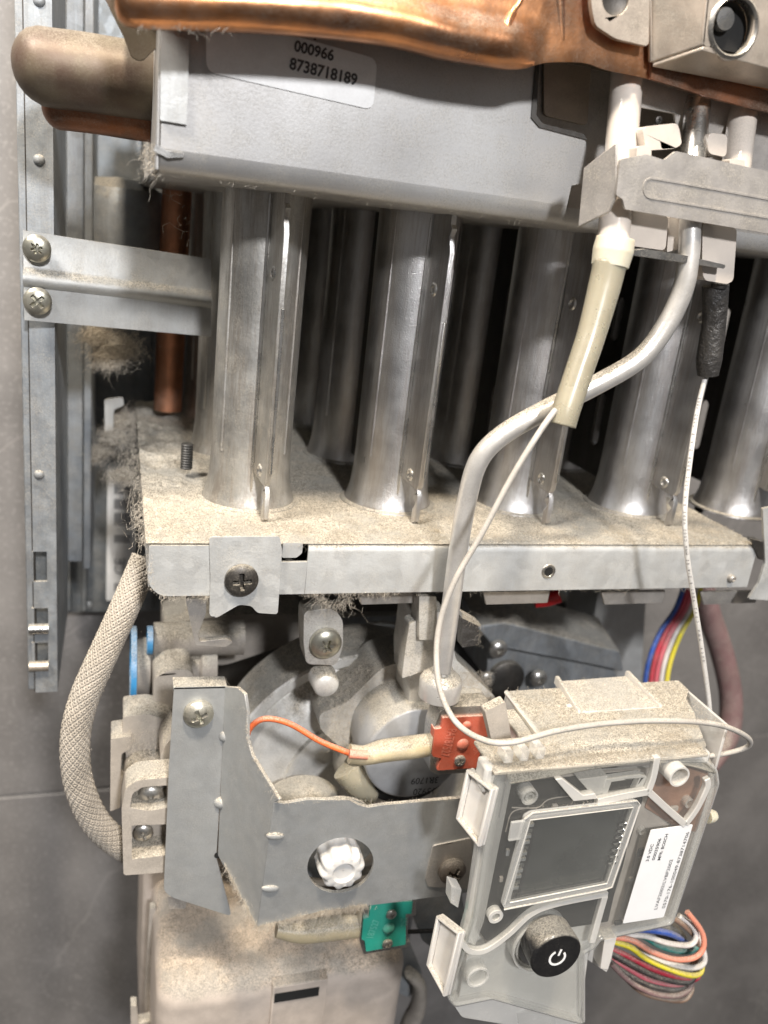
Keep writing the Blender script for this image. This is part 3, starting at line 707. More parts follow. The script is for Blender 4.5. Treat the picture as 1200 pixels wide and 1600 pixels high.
slab('cross_plate', [(985, 165), (1054, 178), (1058, 215), (1070, 240), (1210, 276), (1300, 300), (1300, 130), (985, 60)], YE+16, 1, 'bracket_steel', el)
screw(1029, 188, YE+15.8, 6, 'dark_steel', el, 'cross', 0, .3)
def rod(name, label, p0, p1, r, m, prof=None):
    t = thing('electrode', label, 'electrode', p1 if p1.z < p0.z else p0); d = (p1-p0)
    lathe(name, p0, d, prof or [(0, 0), (0, r*.9), (r*.1, r), (d.length-r*.15, r), (d.length, r*.85), (d.length, 0)], m, t, segs=36); return t
e1 = rod('ceramic_rod', 'thick glossy ceramic electrode rod above the yellowed silicone sleeve', P(985, 60, YE+19), P(957, 392, YE+4.5), 3.75, 'ceramic')
e2 = rod('metal_sleeve', 'shiny metal sleeved electrode standing behind the steel bracket', P(1097, 90, YE+20), P(1081, 262, YE+8), 3.0, 'steel_plain')
e3 = rod('ceramic_rod', 'ceramic electrode rod at the right end behind the steel bracket', P(1172, 90, YE+22), P(1148, 276, YE+8), 3.5, 'ceramic')
slab('collar', [(1140, 248), (1164, 250), (1164, 262), (1140, 258)], YE+4, 3, 'ceramic', e3, r=.6)
def cer(label, pts, y, th, r=1.4, m='ceramic', name='ceramic_block', **k):
    t = slab(name, pts, y, th, m, None, r=r, bevel=.6, segs=3, cat='insulator', label=label, group='white ceramic insulator blocks'); return t
cer('white ceramic block just right of the thick electrode rod', [(1003, 198), (1060, 192), (1066, 225), (1056, 232), (1010, 236)], YE+6, 7)
cer('small white ceramic cube between the two rear electrodes', [(1107, 207), (1137, 210), (1135, 246), (1106, 240)], YE+7, 6)
cer('pale blue white ceramic foot beside the thick electrode rod', [(996, 228), (1018, 226), (1018, 247), (994, 250)], YE+4, 5, .6)
cer('white ceramic tile hanging under the steel bracket', [(985, 325), (1045, 338), (1040, 392), (984, 384)], YE+5, 5)
cer('long white ceramic body with a pin hole under the bracket', [(1098, 345), (1152, 356), (1146, 438), (1137, 444), (1100, 438), (1097, 420)], YE+5, 9, 1.6)
lathe('pin', P(1124, 444, YE+8), (0, 0, -1), [(0, 0), (0, 2.0), (1.0, 1.8), (1.0, 0)], 'dark_steel', e2)
cer('pale ceramic piece behind the bent aluminium pipe top', [(1046, 338), (1062, 341), (1060, 390), (1042, 394)], YE+7, 4, .4)
bt = tube('black_boot', [(1118, 446, YE+10), (1116, 500, YE+10), (1108, 560, YE+10), (1106, 586, YE+10)], [3.3, 3.0, 3.3, 2.7], 'rubber_dusty', None, segs=20, label='crinkled black heat shrink boot on the electrode cable at right', cat='boot')
# silicone sleeve
sl = thing('silicone_sleeve', 'yellowed translucent silicone sleeve hanging in front of the burner tubes', 'sleeve', P(880, 665, 170))
tube('collar', [(962, 372, YE+3.5), (958, 392, YE+3.3), (953, 416, YE+3)], [4.4, 4.7, 4.3], 'silicone_collar', sl, segs=32)
v = catmull([P(*p) for p in [(954, 408, YE+2.6), (944, 450, YE+2), (925, 520, YE), (905, 580, YE-2), (885, 640, YE-4), (878, 664, YE-4.5)]], 8)
bm = bmesh.new(); tubebm(bm, v, [4.0, 3.9, 3.5, 3.4, 3.4, 3.4], 32, cap=False, flat=.9)
so = finish('sleeve', bm, 'silicone', sl); so.modifiers.new('solid', 'SOLIDIFY').thickness = .0008
# bent aluminium pilot pipe
tube('aluminium_pipe', [(1085, 285, YE+6), (1079, 340, YE+5), (1076, 400, YE+4), (1066, 455, YE+4), (1040, 510, YE+5), (1000, 560, YE+5.5), (930, 602, YE+6), (850, 642, YE+6.5), (785, 680, YE+8), (748, 720, YE+9), (730, 780, YE+11), (716, 860, YE+13), (704, 950, YE+15), (691, 1046, YE+17)], 2.55, 'alu', None, segs=28, n=10,
     label='bent aluminium pilot pipe crossing in front of the burner tubes', cat='pipe')

# leads
lead = tube('thin_lead', [(868, 640, 172), (845, 672, 171), (800, 745, 171), (755, 830, 172), (712, 905, 172), (688, 970, 172), (682, 1030, 170), (690, 1085, 166), (714, 1130, 161), (755, 1156, 153), (800, 1160, 150), (870, 1142, 151), (950, 1130, 152), (1040, 1126, 152), (1120, 1132, 154), (1165, 1150, 157), (1170, 1165, 160), (1140, 1176, 163), (1095, 1182, 166), (1050, 1180, 168)],
            .74, 'lead_grey', None, segs=12, n=12, label='thin dusty grey lead looping from the silicone sleeve over the display module', cat='cable')
cabp = [(1104, 580, YE+10), (1090, 640, YE+8), (1078, 720, YE+5), (1070, 800, YE+2), (1074, 870, YE+1), (1085, 940, YE+2), (1099, 1030, YE+3), (1108, 1100, YE+3), (1110, 1140, YE+3)]
cb = thing('printed_cable', 'thin dusty white cable with black printing hanging at the right', 'cable', P(1110, 1140, YE+3))
tube('sheath', cabp, .72, 'lead_white', cb, segs=14, n=12)
cv = catmull([P(*p) for p in cabp], 40)
s_ = '300V 200C 8 A/Z 8008 200C A/8 300V 200C AWM 20 A/Z 8 300V 200C AWM 8008'
for i, chh in enumerate(s_):
    k = 30+i*3
    if chh == ' ' or k > len(cv)-6: continue
    c = cv[k]; t = (cv[k+1]-cv[k-1]).normalized(); toc = (-c).normalized(); nrm = (toc-t*toc.dot(t)).normalized()
    text(chh, c+nrm*.735, -t, nrm.cross(-t), 1.0, 'ink_faint', cb, depth=0)

# ================================================================== under the tray: water valve, fan housing, background pieces
un = thing('under_tray_rail', 'row of small steel tabs under the burner tray', 'rail', P(600, 950, 206))
for a, b in ((560, 662), (755, 860), (940, 1040), (1095, 1185)):
    slab('tab', [(a, 925), (b, 923), (b-4, 942), (a+4, 945)], 207, 1, 'bracket_steel', un)
box('beam', (20, 240, -103), (230, 243, -91), 'dark_steel', un)
rc = tube('red_cap', [(835, 940, 232), (855, 936, 231), (874, 930, 230)], [2.2, 2.6, 2.6], 'red_cap', None, segs=20, label='red plastic cap peeking out under the tray', cat='cap')
vb = thing('valve_block', 'grey cast valve block behind the display module, under the tray', 'valve', P(850, 1090, 262))
y_ = 262
slab('block', [(765, 985), (800, 975), (955, 1030), (965, 1065), (940, 1085), (800, 1090), (760, 1060)], y_, 30, 'galv_dull', vb, r=1.2)
bm = bmesh.new(); addplate(bm, [P(745, 980, y_-3), P(790, 972, y_-3), P(968, 1018, y_-3), P(975, 1050, y_-3), P(930, 1040, y_-3), P(770, 1010, y_-3)], [], (0, 20, 6)); finish('lid', bm, 'galv_dull', vb, .6)
screw(777, 1012, y_-4, 15, 'steel_plain', vb, 'torx', 0, .7); screw(840, 1058, y_-4, 14, 'steel_plain', vb, 'torx', 0, .7); screw(760, 1060, y_-4, 13, 'steel_plain', vb, 'torx', 0, .6)
lathe('boss', P(790, 1060, y_-1), (0, -1, 0), [(-5, 8), (1, 7.6), (1.6, 6.8), (1.6, 0)], 'dark_steel', vb)
pl_ = thing('grey_duct', 'pale grey steel duct lit behind the valve block', 'duct', P(950, 1090, 300))
slab('duct', [(935, 925), (1010, 925), (1000, 1100), (905, 1100)], 300, 25, 'galv', pl_, r=2)
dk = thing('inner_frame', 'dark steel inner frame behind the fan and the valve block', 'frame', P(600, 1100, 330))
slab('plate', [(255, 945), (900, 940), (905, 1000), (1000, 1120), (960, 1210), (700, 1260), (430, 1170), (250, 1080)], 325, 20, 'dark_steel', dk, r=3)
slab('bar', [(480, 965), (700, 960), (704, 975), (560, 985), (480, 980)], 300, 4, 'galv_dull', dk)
tube('hose_arc', [(500, 990, 300), (560, 1000, 298), (640, 1002, 298), (700, 1000, 300)], 1.3, 'tube_clear', dk, segs=12)
tube('blue_wire', [(545, 985, 296), (590, 975, 294), (640, 980, 292)], 1.0, 'galv_blue', dk, segs=10)
slab('black_module', [(670, 975), (760, 990), (752, 1050), (660, 1040)], 290, 12, 'black', dk, r=2)
# rainbow wires and brown pipe
for nm, off, q in (('blue', 0, 'dark blue wire, leftmost of the loose harness at right'), ('redw', 9, 'deep red wire second in the loose harness at right'), ('pink', 17, 'pink wire third in the loose harness at right'), ('white', 25, 'white wire fourth in the loose harness at right'), ('yellow', 34, 'yellow wire rightmost in the loose harness at right')):
    tube('harness_wire', [(1072+off*.75, 905, 262), (1056+off*.9, 950, 260), (1030+off, 990, 258), (1012+off, 1040, 256), (1004+off, 1100, 254)], .98, 'wire_'+nm, None, segs=12, label=q, cat='wire', group='harness wires coming down under the tray')
tube('brown_pipe', [(1090, 880, 272), (1105, 950, 270), (1128, 1020, 270), (1142, 1090, 268), (1136, 1150, 264), (1105, 1195, 258)], 5.0, 'wire_mauve', None, segs=28, label='thick dusty brown rubber pipe curving down at the right', cat='pipe')

# gas valve casting
gv = thing('gas_valve', 'round cast aluminium gas valve body covered in dust', 'valve', P(560, 1300, 236))
YV = 236
c0 = P(560, 1212, YV)
R0 = abs(P(345, 1212, YV).x-c0.x)
lathe('disc', c0, (0, -1, 0), [(-22, R0*1.0), (-3, R0), (-.4, R0), (.2, R0*.985), (.2, R0*.93), (-.2, R0*.92), (-2.6, R0*.905), (-2.8, R0*.89), (-2.2, R0*.87), (.5, R0*.82), (2.8, R0*.74), (4.2, R0*.64), (4.6, R0*.5), (4.6, 0)], 'alu_cast', gv, segs=128, smooth=35)
lathe('inner_ring', c0+Vector((1, -4, -1)), (0, -1, 0), [(0, R0*.62), (1.8, R0*.61), (1.8, R0*.575), (.2, R0*.56)], 'alu_cast', gv, segs=96, smooth=35)
slab('arm', [(540, 1100), (600, 1040), (660, 1030), (700, 1050), (705, 1120), (690, 1185), (590, 1195), (545, 1180), (500, 1140), (498, 1115)], 221, 18, 'alu_dusty', gv, r=3.5, bevel=1.2, segs=3)
lathe('dome', P(600, 1190, 222), (0, -1, 0), [(-6, 16), (2, 15.5), (4, 14), (5.5, 11), (6, 8), (6, 0)], 'alu_dusty', gv, segs=64, smooth=60)
lathe('dome_ridge', P(636, 1165, 217), (0, -1, 0), [(-2, 12.4), (1.2, 12.2), (1.2, 11.2), (0, 11)], 'alu_dusty', gv, segs=48)
lathe('cup', P(470, 1290, 219), (0, -1, 0), [(-6, 15), (0, 14.5), (3, 13), (4.2, 11), (4.2, 0)], 'alu_dusty', gv, segs=48, smooth=60)
slab('column', [(640, 1035), (650, 960), (700, 955), (712, 1030), (775, 1090), (770, 1180), (690, 1190), (640, 1110)], 207, 16, 'alu_cast', gv, r=1.5, bevel=.8)
slab('block', [(680, 1110), (690, 1095), (770, 1100), (768, 1190), (690, 1195)], 198, 14, 'alu', gv, r=1.2, bevel=.8)
slab('post', [(652, 935), (682, 935), (684, 1000), (676, 1045), (628, 1060), (632, 1025), (640, 975), (651, 970)], 204, 5, 'alu_dusty', gv, r=.6, bevel=.6)
slab('post_rib', [(655, 932), (682, 932), (676, 1000), (655, 1000)], 201.5, 2.4, 'alu_dusty', gv, r=.4, bevel=.4)
lathe('pipe_socket', P(690, 1058, 196), (0, 0, 1), [(-6, 0), (-6, 6), (-1, 6.2), (.2, 5.6), (1.2, 4.4), (2.2, 3.2), (3.2, 2.8), (3.2, 0)], 'alu', gv, segs=40, smooth=50)
slab('black_clip', [(722, 965), (748, 978), (748, 1008), (722, 1012)], 199, 4, 'rubber_dusty', gv, r=.4)
slab('clip_wing', [(722, 958), (750, 974), (752, 980), (722, 966)], 198.8, 4, 'steel_plain', gv, r=.2)
lugm = slab('mount_lug', [(475, 955), (520, 950), (536, 968), (536, 1010), (526, 1040), (478, 1038), (474, 1000)], 214, 8, 'alu_dusty', gv, r=2, bevel=.6)
screw(508, 1003, 213.8, 25, 'screw_zinc', lugm, 'torx', 10, .55)
lathe('peg', P(503, 1055, 219), (0, -1, 0), [(0, 4.2), (6, 3.9), (6.8, 3.2), (6.9, 0)], 'alu_cast', gv, segs=32, smooth=50)
# solenoid can
scn = thing('solenoid_can', 'round grey solenoid can printed with upside down digits', 'solenoid', P(645, 1250, 204))
lathe('can', P(650, 1178, 203), (0, -1, 0), [(-20, 16.0), (-1.2, 16.0), (-.3, 15.7), (0, 15.0), (0, 0)], 'can_grey', scn, segs=56, smooth=50)
lathe('ring', P(638, 1184, 212), (0, -1, 0), [(-4, 16.9), (0, 16.7), (1, 16.2), (1, 0)], 'black', scn, segs=48)
ud = (P(600, 1238, 203)-P(700, 1232, 203)).normalized(); vd = Vector((ud.z, 0, -ud.x)); vd = vd if vd.z < 0 else -vd
for s, x_, y_ in (('3R1709', 664, 1219), ('13920', 663, 1236)):
    text(s, P(x_, y_, 202.9), ud, vd, 3.3, 'ink', scn, depth=.05, sx=.9)
wx = tube('wax_plug', [(540, 1200, 212), (560, 1225, 210), (578, 1248, 209)], [4.5, 4.2, 3.2], 'silicone', None, segs=20, label='pale waxy plug squeezed beside the solenoid can', cat='plug')
# orange wire with glue sleeve and red block
tube('orange_wire', [(388, 1178, 205), (386, 1150, 204), (398, 1130, 203), (420, 1123, 202), (455, 1132, 201), (500, 1158, 199), (548, 1178, 197)], .85, 'wire_orange', None, segs=16, n=10, label='orange wire arching to the glue covered splice', cat='wire')
gs = thing('glue_sleeve', 'lumpy translucent glue sleeve on the orange wire splice', 'sleeve', P(610, 1190, 196))
tube('sleeve', [(546, 1178, 196.5), (570, 1180, 196), (600, 1173, 195.5), (640, 1168, 195), (680, 1162, 195.5)], [2.9, 2.9, 3.4, 3.5, 3.4], 'glue', gs, segs=24, n=10, flat=.95)
tube('wire_core', [(546, 1178, 192.8), (560, 1179, 192.4), (574, 1180, 192.2)], 1.3, 'wire_salmon', gs, segs=14)
tube('metal_clip', [(540, 1186, 200), (552, 1192, 199), (568, 1190, 199)], 1.0, 'screw_zinc', gs, segs=12)
def coil_block(label, pts, y, m, ml, cir, scr, txts, fr, tang):
    t = thing('terminal_block', label, 'switch', P(pts[0][0], pts[-1][1], y), 'small coloured plastic terminal blocks')
    b = slab('body', pts, y, 3, m, t, r=.35, bevel=.3)
    slab('frame', fr, y+.8, 7, 'steel_plain', t, r=.5, bevel=.3)
    for x_, y_, r_ in cir: lathe('boss', P(x_, y_, y), (0, -1, 0), [(-.2, r_), (.5, r_*.9), (.9, r_*.5), (1.0, 0)], ml, b, segs=24, smooth=60)
    for x_, y_, r_ in scr: screw(x_, y_, y-.1, r_, 'steel_plain', b, 'cross', 30, .5)
    for s, x_, y_, a, hpx in txts:
        a = math.radians(a); u = Vector((math.cos(a), 0, math.sin(a))); v = Vector((-u.z, 0, u.x))
        text(s, P(x_, y_, y-.04), u, v, hpx, ml, b, depth=.08, bold=.015, fit=len(s)*1.15)
    return t
coil_block('red brick coloured terminal block with raised lettering above the solenoid can', [(692, 1122), (768, 1118), (763, 1152), (756, 1150), (745, 1200), (683, 1204), (690, 1185), (676, 1182), (679, 1140), (690, 1138)], 190, 'red_block', 'red_light',
           [(723, 1163, 1.9), (729, 1133, 1.4)], [(718, 1188, 9.5)], [('PAT87527', 700, 1160, -97, 4.0), ('TDK', 745, 1170, -70, 3.6)], [(688, 1112), (700, 1105), (770, 1102), (772, 1150), (757, 1155), (748, 1207), (682, 1210), (672, 1205), (672, 1188), (678, 1140)], 0)
coil_block('green terminal block with raised lettering hanging under the bent bracket', [(578, 1412), (645, 1408), (643, 1428), (634, 1428), (634, 1476), (572, 1487), (570, 1470), (565, 1468), (568, 1436), (577, 1433)], 190, 'green_block', 'green_light',
           [(607, 1450, 2.0)], [(611, 1428, 8.5), (605, 1474, 8.5)], [('187527', 583, 1452, 78, 3.3), ('TNT', 632, 1440, 96, 3.0)], [(574, 1404), (650, 1400), (650, 1430), (638, 1432), (636, 1480), (568, 1491), (562, 1470), (566, 1430)], 0)
gl2 = tube('brown_glue_sleeve', [(432, 1452, 197), (470, 1456, 196), (520, 1450, 195), (566, 1446, 195)], [2.4, 3.4, 3.7, 3.4], 'glue', None, segs=20, n=8, label='brown glue covered wire sleeve left of the green terminal block', cat='sleeve')
tube('black_wire', [(632, 1456, 196), (660, 1455, 196), (686, 1452, 197), (705, 1440, 199)], .7, 'black', None, segs=12, label='thin black wire from the green terminal block to the display module', cat='wire')

# ================================================================== bent bracket plate
bk = thing('bent_bracket', 'blue grey bent steel bracket with a round window and pressed dimples', 'bracket', P(260, 1410, 206))
YL, YF = 205, 184
hingeT, hingeB = (352, 1072), (340, 1335)
# left flange
slab('left_flange', [(272, 1074), (352, 1072), (346, 1200), (338, 1340), (362, 1432), (268, 1402), (256, 1392), (264, 1200)], YL, 1.0, 'galv_blue', bk, r=[.3, 0, 0, 0, 2, 2, 2, 0], bevel=.2)
poly3('top_fold', [P(271, 1074, YL), P(355, 1072, YL), P(355, 1072, YL)+Vector((0, 5.5, 0)), P(271, 1074, YL)+Vector((0, 5.5, 0))], (0, 0, -.8), 'galv_blue', bk, bevel=.2)
# slanted web between the two bends and front panel
def Q(px_, py_, t): return P(px_, py_, YL+(YF-YL)*t)
web = [Q(351, 1073, 0), Q(372, 1076, .12), Q(385, 1098, .2), Q(386, 1150, .22), Q(392, 1178, .28), Q(432, 1248, .78), Q(425, 1262, .8), Q(408, 1320, 1), Q(396, 1440, 1), Q(362, 1400, .45), Q(340, 1340, 0), Q(345, 1200, 0)]
# all the web lies in one slanted plane through the two bends
p0, p1, p2 = P(351, 1073, YL), P(340, 1336, YL), P(402, 1448, YF)
nrm = (p1-p0).cross(p2-p0).normalized()
def onw(a, b):
    d = Vector(ray(a, b)); return d*(nrm.dot(p0)/nrm.dot(d))
wpx = [(351, 1073), (370, 1074), (382, 1085), (386, 1110), (386, 1155), (393, 1180), (436, 1250), (428, 1254), (402, 1448), (340, 1336)]
wv = [onw(*q) for q in wpx]
kF = P(428, 1254, YF)
bm = bmesh.new(); addplate(bm, wv, [], nrm*(1.0 if nrm.y > 0 else -1.0)); finish('slanted_web', bm, 'galv_blue', bk, .2)
yT = onw(428, 1254).y
# front panel: plane through the bend line and the right end
q0, q1, q2 = onw(428, 1254), onw(402, 1448), P(740, 1395, YF-.5)
nf = (q1-q0).cross(q2-q0).normalized()
def onf(a, b, off=0.):
    d = Vector(ray(a, b)); k = nf if nf.y < 0 else -nf; return d*(nf.dot(q0)/nf.dot(d))+k*off
hc = (532, 1352)
hole = [onf(hc[0]+52*math.cos(a)*1.0, hc[1]-43*math.sin(a)-8*math.cos(a)*.6) for a in (2*math.pi*k/36 for k in range(36))]
slot = [onf(*q) for q in ()]
fpx = [(428, 1254), (445, 1256), (480, 1250), (545, 1250), (560, 1258), (575, 1262), (600, 1258), (735, 1246), (760, 1244), (750, 1392), (600, 1412), (500, 1424), (402, 1448)]
bm = bmesh.new(); addplate(bm, [onf(*q) for q in fpx], [hole], (nf if nf.y > 0 else -nf)*1.1); bmesh.ops.dissolve_limit(bm, angle_limit=.01, verts=bm.verts, edges=bm.edges)
fp = finish('front_panel', bm, 'galv_blue', bk, .25)
# hole lips, dimples, screws
screw(310, 1113, YL-.1, 23, 'screw_zinc', bk, 'cross', 25, .62)
for x_, y_ in ((354, 1150), (346, 1254)): 
    c = P(x_, y_, YL); lathe('dimple', c+Vector((0, .3, 0)), (.2, -1, .1), [(0, 2.2), (.8, 1.9), (1.6, 1.0), (1.8, 0)], 'galv_blue', bk, segs=18, smooth=70)
for x_, y_ in ((430, 1306), (422, 1388)):
    c = onf(x_, y_, .0)
    bm = bmesh.new(); bmesh.ops.create_icosphere(bm, subdivisions=3, radius=1)
    for v in bm.verts: v.co = c+Vector((v.co.x*2.5, v.co.y*.9, v.co.z*1.25-v.co.x*.35))
    finish('dimple', bm, 'galv_blue', fp, smooth=180)
lathe('pin_hole', P(341, 1336, YL-.06), (0, -1, 0), [(0, 0), (.05, 1.2), (.1, 0)], 'hole_black', bk, segs=16)
slab('foot', [(262, 1400), (292, 1408), (290, 1420), (264, 1420)], YL+2, 6, 'beige_dark', bk, r=.3)
k_ = [onf(*q, .4) for q in [(676, 1320), (735, 1308), (740, 1388), (668, 1384), (664, 1372)]]
pf = poly3('screw_pad', rnd(k_, .8), (nf if nf.y > 0 else -nf)*.8, 'bracket_steel', fp, bevel=.3)
c = onf(705, 1358, .5); screw(705, 1358, c.y, 22, 'screw_brown', fp, 'cross', 60, .6)
kn = thing('white_knob', 'white ribbed plastic knob inside the round bracket window', 'knob', P(532, 1390, 186))
c = P(533, 1352, 182); R = 6.0; bm = bmesh.new(); rings = []
for h, f_, k in ((-5, 1.06, .05), (-1, 1.05, .07), (1.6, 1, .09), (2.6, .93, .09), (3.1, .82, .05), (3.2, .55, 0), (2.4, .42, 0), (2.2, 0.02, 0)):
    rings.append([bm.verts.new(c+Vector((math.cos(a)*R*f_*(1+k*.75*math.sin(10*a)), -h, math.sin(a)*R*f_*(1+k*.75*math.sin(10*a))))) for i, a in enumerate(2*math.pi*j/180 for j in range(180))])
for p_, q_ in zip(rings, rings[1:]):
    for i in range(180): bm.faces.new((p_[i], p_[(i+1) % 180], q_[(i+1) % 180], q_[i]))
finish('knob', bm, 'white_plastic', kn, smooth=40)
lathe('back_disc', c+Vector((0, 12, 0)), (0, -1, 0), [(0, 0), (0, 14), (1, 14), (1, 0)], 'galv_dull', kn)
fuzz(bk, [onf(402, 1448), onf(500, 1425), onf(575, 1413)], 2400, 1.9, .055, spread=.9, bias=(0, -.4, -.3))
fuzz(bk, [onw(352, 1350)+Vector((0, -.3, 0)), onw(372, 1390), onw(402, 1447)], 1100, 2.0, .055, spread=.8)
fuzz(bk, [onw(386, 1110), onw(386, 1155), onw(393, 1180), onw(436, 1250)], 420, 1.3, .04, spread=.3, bias=(.6, -.3, .3))
fuzz(bk, [onf(445, 1255), onf(545, 1250), onf(600, 1257), onf(730, 1246)], 500, .9, .04, spread=.3, bias=(0, -.1, .6))
fuzz(bk, [P(272, 1074, YL+2), P(352, 1073, YL+2)], 300, 1.4, .04, spread=1.5, bias=(0, 0, .6))

# ================================================================== terminal block with braided hose at left
tb = thing('hose_connector', 'dust coated beige plastic connector holding the braided hose', 'connector', P(220, 1365, 208))
YT = 209
pts = [(196, 1225), (206, 1212), (222, 1226), (270, 1220), (275, 1358), (196, 1366), (188, 1300), (190, 1240)]
outer = [(190, 1265), (196, 1232), (215, 1219), (275, 1214), (275, 1362), (193, 1368)]
h1 = rnd(px([(203, 1262), (207, 1240), (222, 1230), (262, 1227), (262, 1262), (232, 1267), (208, 1263)], YT), .9)
h2 = px([(206, 1290), (262, 1288), (262, 1336), (206, 1343)], YT)
slab('front', outer, YT, 9, 'beige', tb, holes=[h1, h2], r=[0, 1.5, 1.5, 0, 0, 1], bevel=.5)
bm = bmesh.new(); o_ = rnd(px(outer, YT+9), [0, 1.5, 1.5, 0, 0, 1]); addplate(bm, o_, [], (0, 26, 0)); finish('body', bm, 'beige', tb, 1.0, segs=3)
screw(236, 1243, YT+6, 20, 'steel_plain', tb, 'torx', 10, .5); screw(224, 1300, YT+6.5, 15, 'steel_plain', tb, 'cross', 20, .5)
slab('side_tab', [(173, 1155), (206, 1150), (204, 1170), (190, 1178), (188, 1212), (205, 1225), (190, 1236), (188, 1262), (172, 1268)], YT+22, 10, 'beige', tb, r=.6, bevel=.4)
slab('side_tab', [(192, 1120), (232, 1116), (270, 1128), (270, 1200), (200, 1200), (192, 1150)], YT+24, 12, 'beige', tb, r=1.2, bevel=.8)
slab('fin', [(255, 1170), (272, 1148), (272, 1200), (250, 1185)], YT+10, 14, 'beige', tb, r=.4)
bh = thing('braided_hose', 'thick beige braided hose looping down the left side', 'hose', P(120, 1330, 215))
hp = [(228, 872, 232), (214, 905, 230), (190, 960, 226), (158, 1030, 222), (132, 1090, 220), (118, 1150, 219), (121, 1215, 219), (142, 1272, 220), (172, 1308, 222), (205, 1330, 224)]
path = catmull([P(*p) for p in hp], 12)
bm = bmesh.new(); tubebm(bm, path, 3.75, 28); finish('hose_core', bm, 'hose', bh, smooth=60)
# braid strands wound both ways
def frames(path):
    t0 = (path[1]-path[0]).normalized(); nr = t0.cross(Vector((0, -1, 0))).normalized(); out = []; s = 0
    for i, p in enumerate(path):
        t = (path[min(i+1, len(path)-1)]-path[max(i-1, 0)]).normalized(); nr = (nr-t*nr.dot(t)).normalized()
        if i: s += (p-path[i-1]).length
        out.append((p, nr.copy(), t.cross(nr), s))
    return out
fine = catmull([P(*p) for p in hp], 34); fr_ = frames(fine)
bm = bmesh.new(); NS_ = 24
for sgn in (1, -1):
    for k in range(NS_):
        pp = []
        for i, (p, a, b, s) in enumerate(fr_):
            ang = 2*math.pi*k/NS_+sgn*s/5.2
            rr = 3.80+.15*math.sin(NS_/5.2*s+k*math.pi)*sgn
            pp.append(p+(a*math.cos(ang)+b*math.sin(ang))*rr)
        tubebm(bm, pp, .31, 5, cap=False)
o_ = finish('braid', bm, 'hose', bh, smooth=80); o_['kind'] = 'stuff'
hs = [fr_[i][0]+Vector((1.5, -3.5, 1)) for i in range(0, len(fr_), 6)]
fuzz(bh, hs, 260, 1.6, .035, spread=3)
# blue clips, valve behind left
bc = thing('blue_clip', 'bright blue ring clip edge on the dusty water fitting at left', 'clip', P(207, 1100, 262))
def thinring(nm, x_, y0, y1, yy, w, par):
    a, b = P(x_, y0, yy), P(x_, y1, yy); c = (a+b)/2; r = (a.z-b.z)/2
    bm = bmesh.new(); n = 40
    pth = [c+Vector((0, math.cos(t)*r*.9, math.sin(t)*r)) for t in (2*math.pi*i/n for i in range(n))]
    lathebm(bm, c, (1, 0, 0), [(-w, r*.86), (-w, r), (w, r), (w, r*.86), (-w, r*.86)], n); return finish(nm, bm, 'blue_clip', par)
thinring('ring', 208, 985, 1100, 262, .9, bc); thinring('ring', 234, 980, 1020, 258, .9, bc)
wf = thing('water_fitting', 'dust buried water fitting behind the blue clips at left', 'fitting', P(280, 1100, 262))
a = P(214, 1043, 264); lathe('barrel', a, (1, 0, 0), [(0, 0), (0, 9.5), (4, 10.5), (5, 8.5), (20, 8.5), (21, 10), (26, 10), (26, 0)], 'beige_dark', wf, segs=48)
lathe('barrel', P(240, 1000, 262), (1, 0, 0), [(0, 0), (0, 6), (30, 6), (30, 0)], 'beige_dark', wf, segs=32)
slab('block', [(240, 1060), (262, 1048), (300, 1045), (310, 1100), (300, 1150), (240, 1140)], 242, 26, 'beige', wf, r=3, bevel=1.5, segs=3)
slab('shelf', [(255, 975), (360, 960), (480, 960), (470, 1000), (350, 1040), (255, 1030)], 275, 20, 'beige_dark', wf, r=3, bevel=1)

# ================================================================== dusty plastic box at the bottom
lb = thing('lower_box', 'dust blanketed beige plastic box with a narrow black slot at the bottom', 'box', P(430, 1640, 226))
c1 = px([(232, 1440), (246, 1418), (300, 1400), (420, 1400), (436, 1440), (436, 1460)], 246)
zt = P(440, 1530, 205).z
# rounded box: profile in YZ swept along X
xa_, xb_ = P(246, 1560, 205).x, P(634, 1560, 205).x
bm = bmesh.new(); boxbm(bm, (xa_, 205, zt-70), (xb_, 268, zt+1)); bmesh.ops.bevel(bm, geom=[e for e in bm.edges], offset=8, segments=8, affect='EDGES', profile=.5)
finish('box_shell', bm, 'lower_box', lb, smooth=80)
box('rear_wall', (xa_-3, 256, zt-70), (xa_+44, 300, zt+12), 'lower_box', lb, 3, segs=4)
slab('seam_strip', [(234, 1420), (244, 1418), (242, 1600), (250, 1700), (232, 1700), (226, 1560)], 244, 3, 'beige', lb, r=.6)
box('latch_block', (P(425, 1570, 203).x, 203.4, zt-70), (P(509, 1570, 203).x, 215, zt-1.2), 'lower_box', lb, .5)
a, b = P(428, 1560, 203.3), P(499, 1546, 203.3)
box('latch_slot', (P(429, 1556, 203.3).x, 203.1, P(463, 1562, 203).z), (P(498, 1550, 203.3).x, 204, P(463, 1549, 203).z), 'hole_black', lb, 0)
tube('arm', [(640, 1520, 228), (655, 1540, 228), (652, 1575, 228), (636, 1610, 228), (620, 1680, 228)], [2.0, 2.6, 2.8, 2.8, 3], 'beige_dark', lb, segs=20, flat=1.6)
slab('clip_arm', [(204, 1572), (214, 1572), (216, 1600), (250, 1592), (252, 1700), (206, 1700)], 236, 4, 'beige', lb, r=.6)
box('back_cup', (P(540, 1500, 236).x, 236, zt-40), (P(640, 1500, 236).x, 262, zt+6), 'galv_dull', lb, 4, segs=4)
nn_ = 9000; hx = rng.uniform(xa_+3, xb_-3, nn_); hy = rng.uniform(207, 262, nn_)
hairs(lb, np.stack([hx, hy, np.full(nn_, zt+1.0)], 1), 1.1, .05, (0, 0, .5))
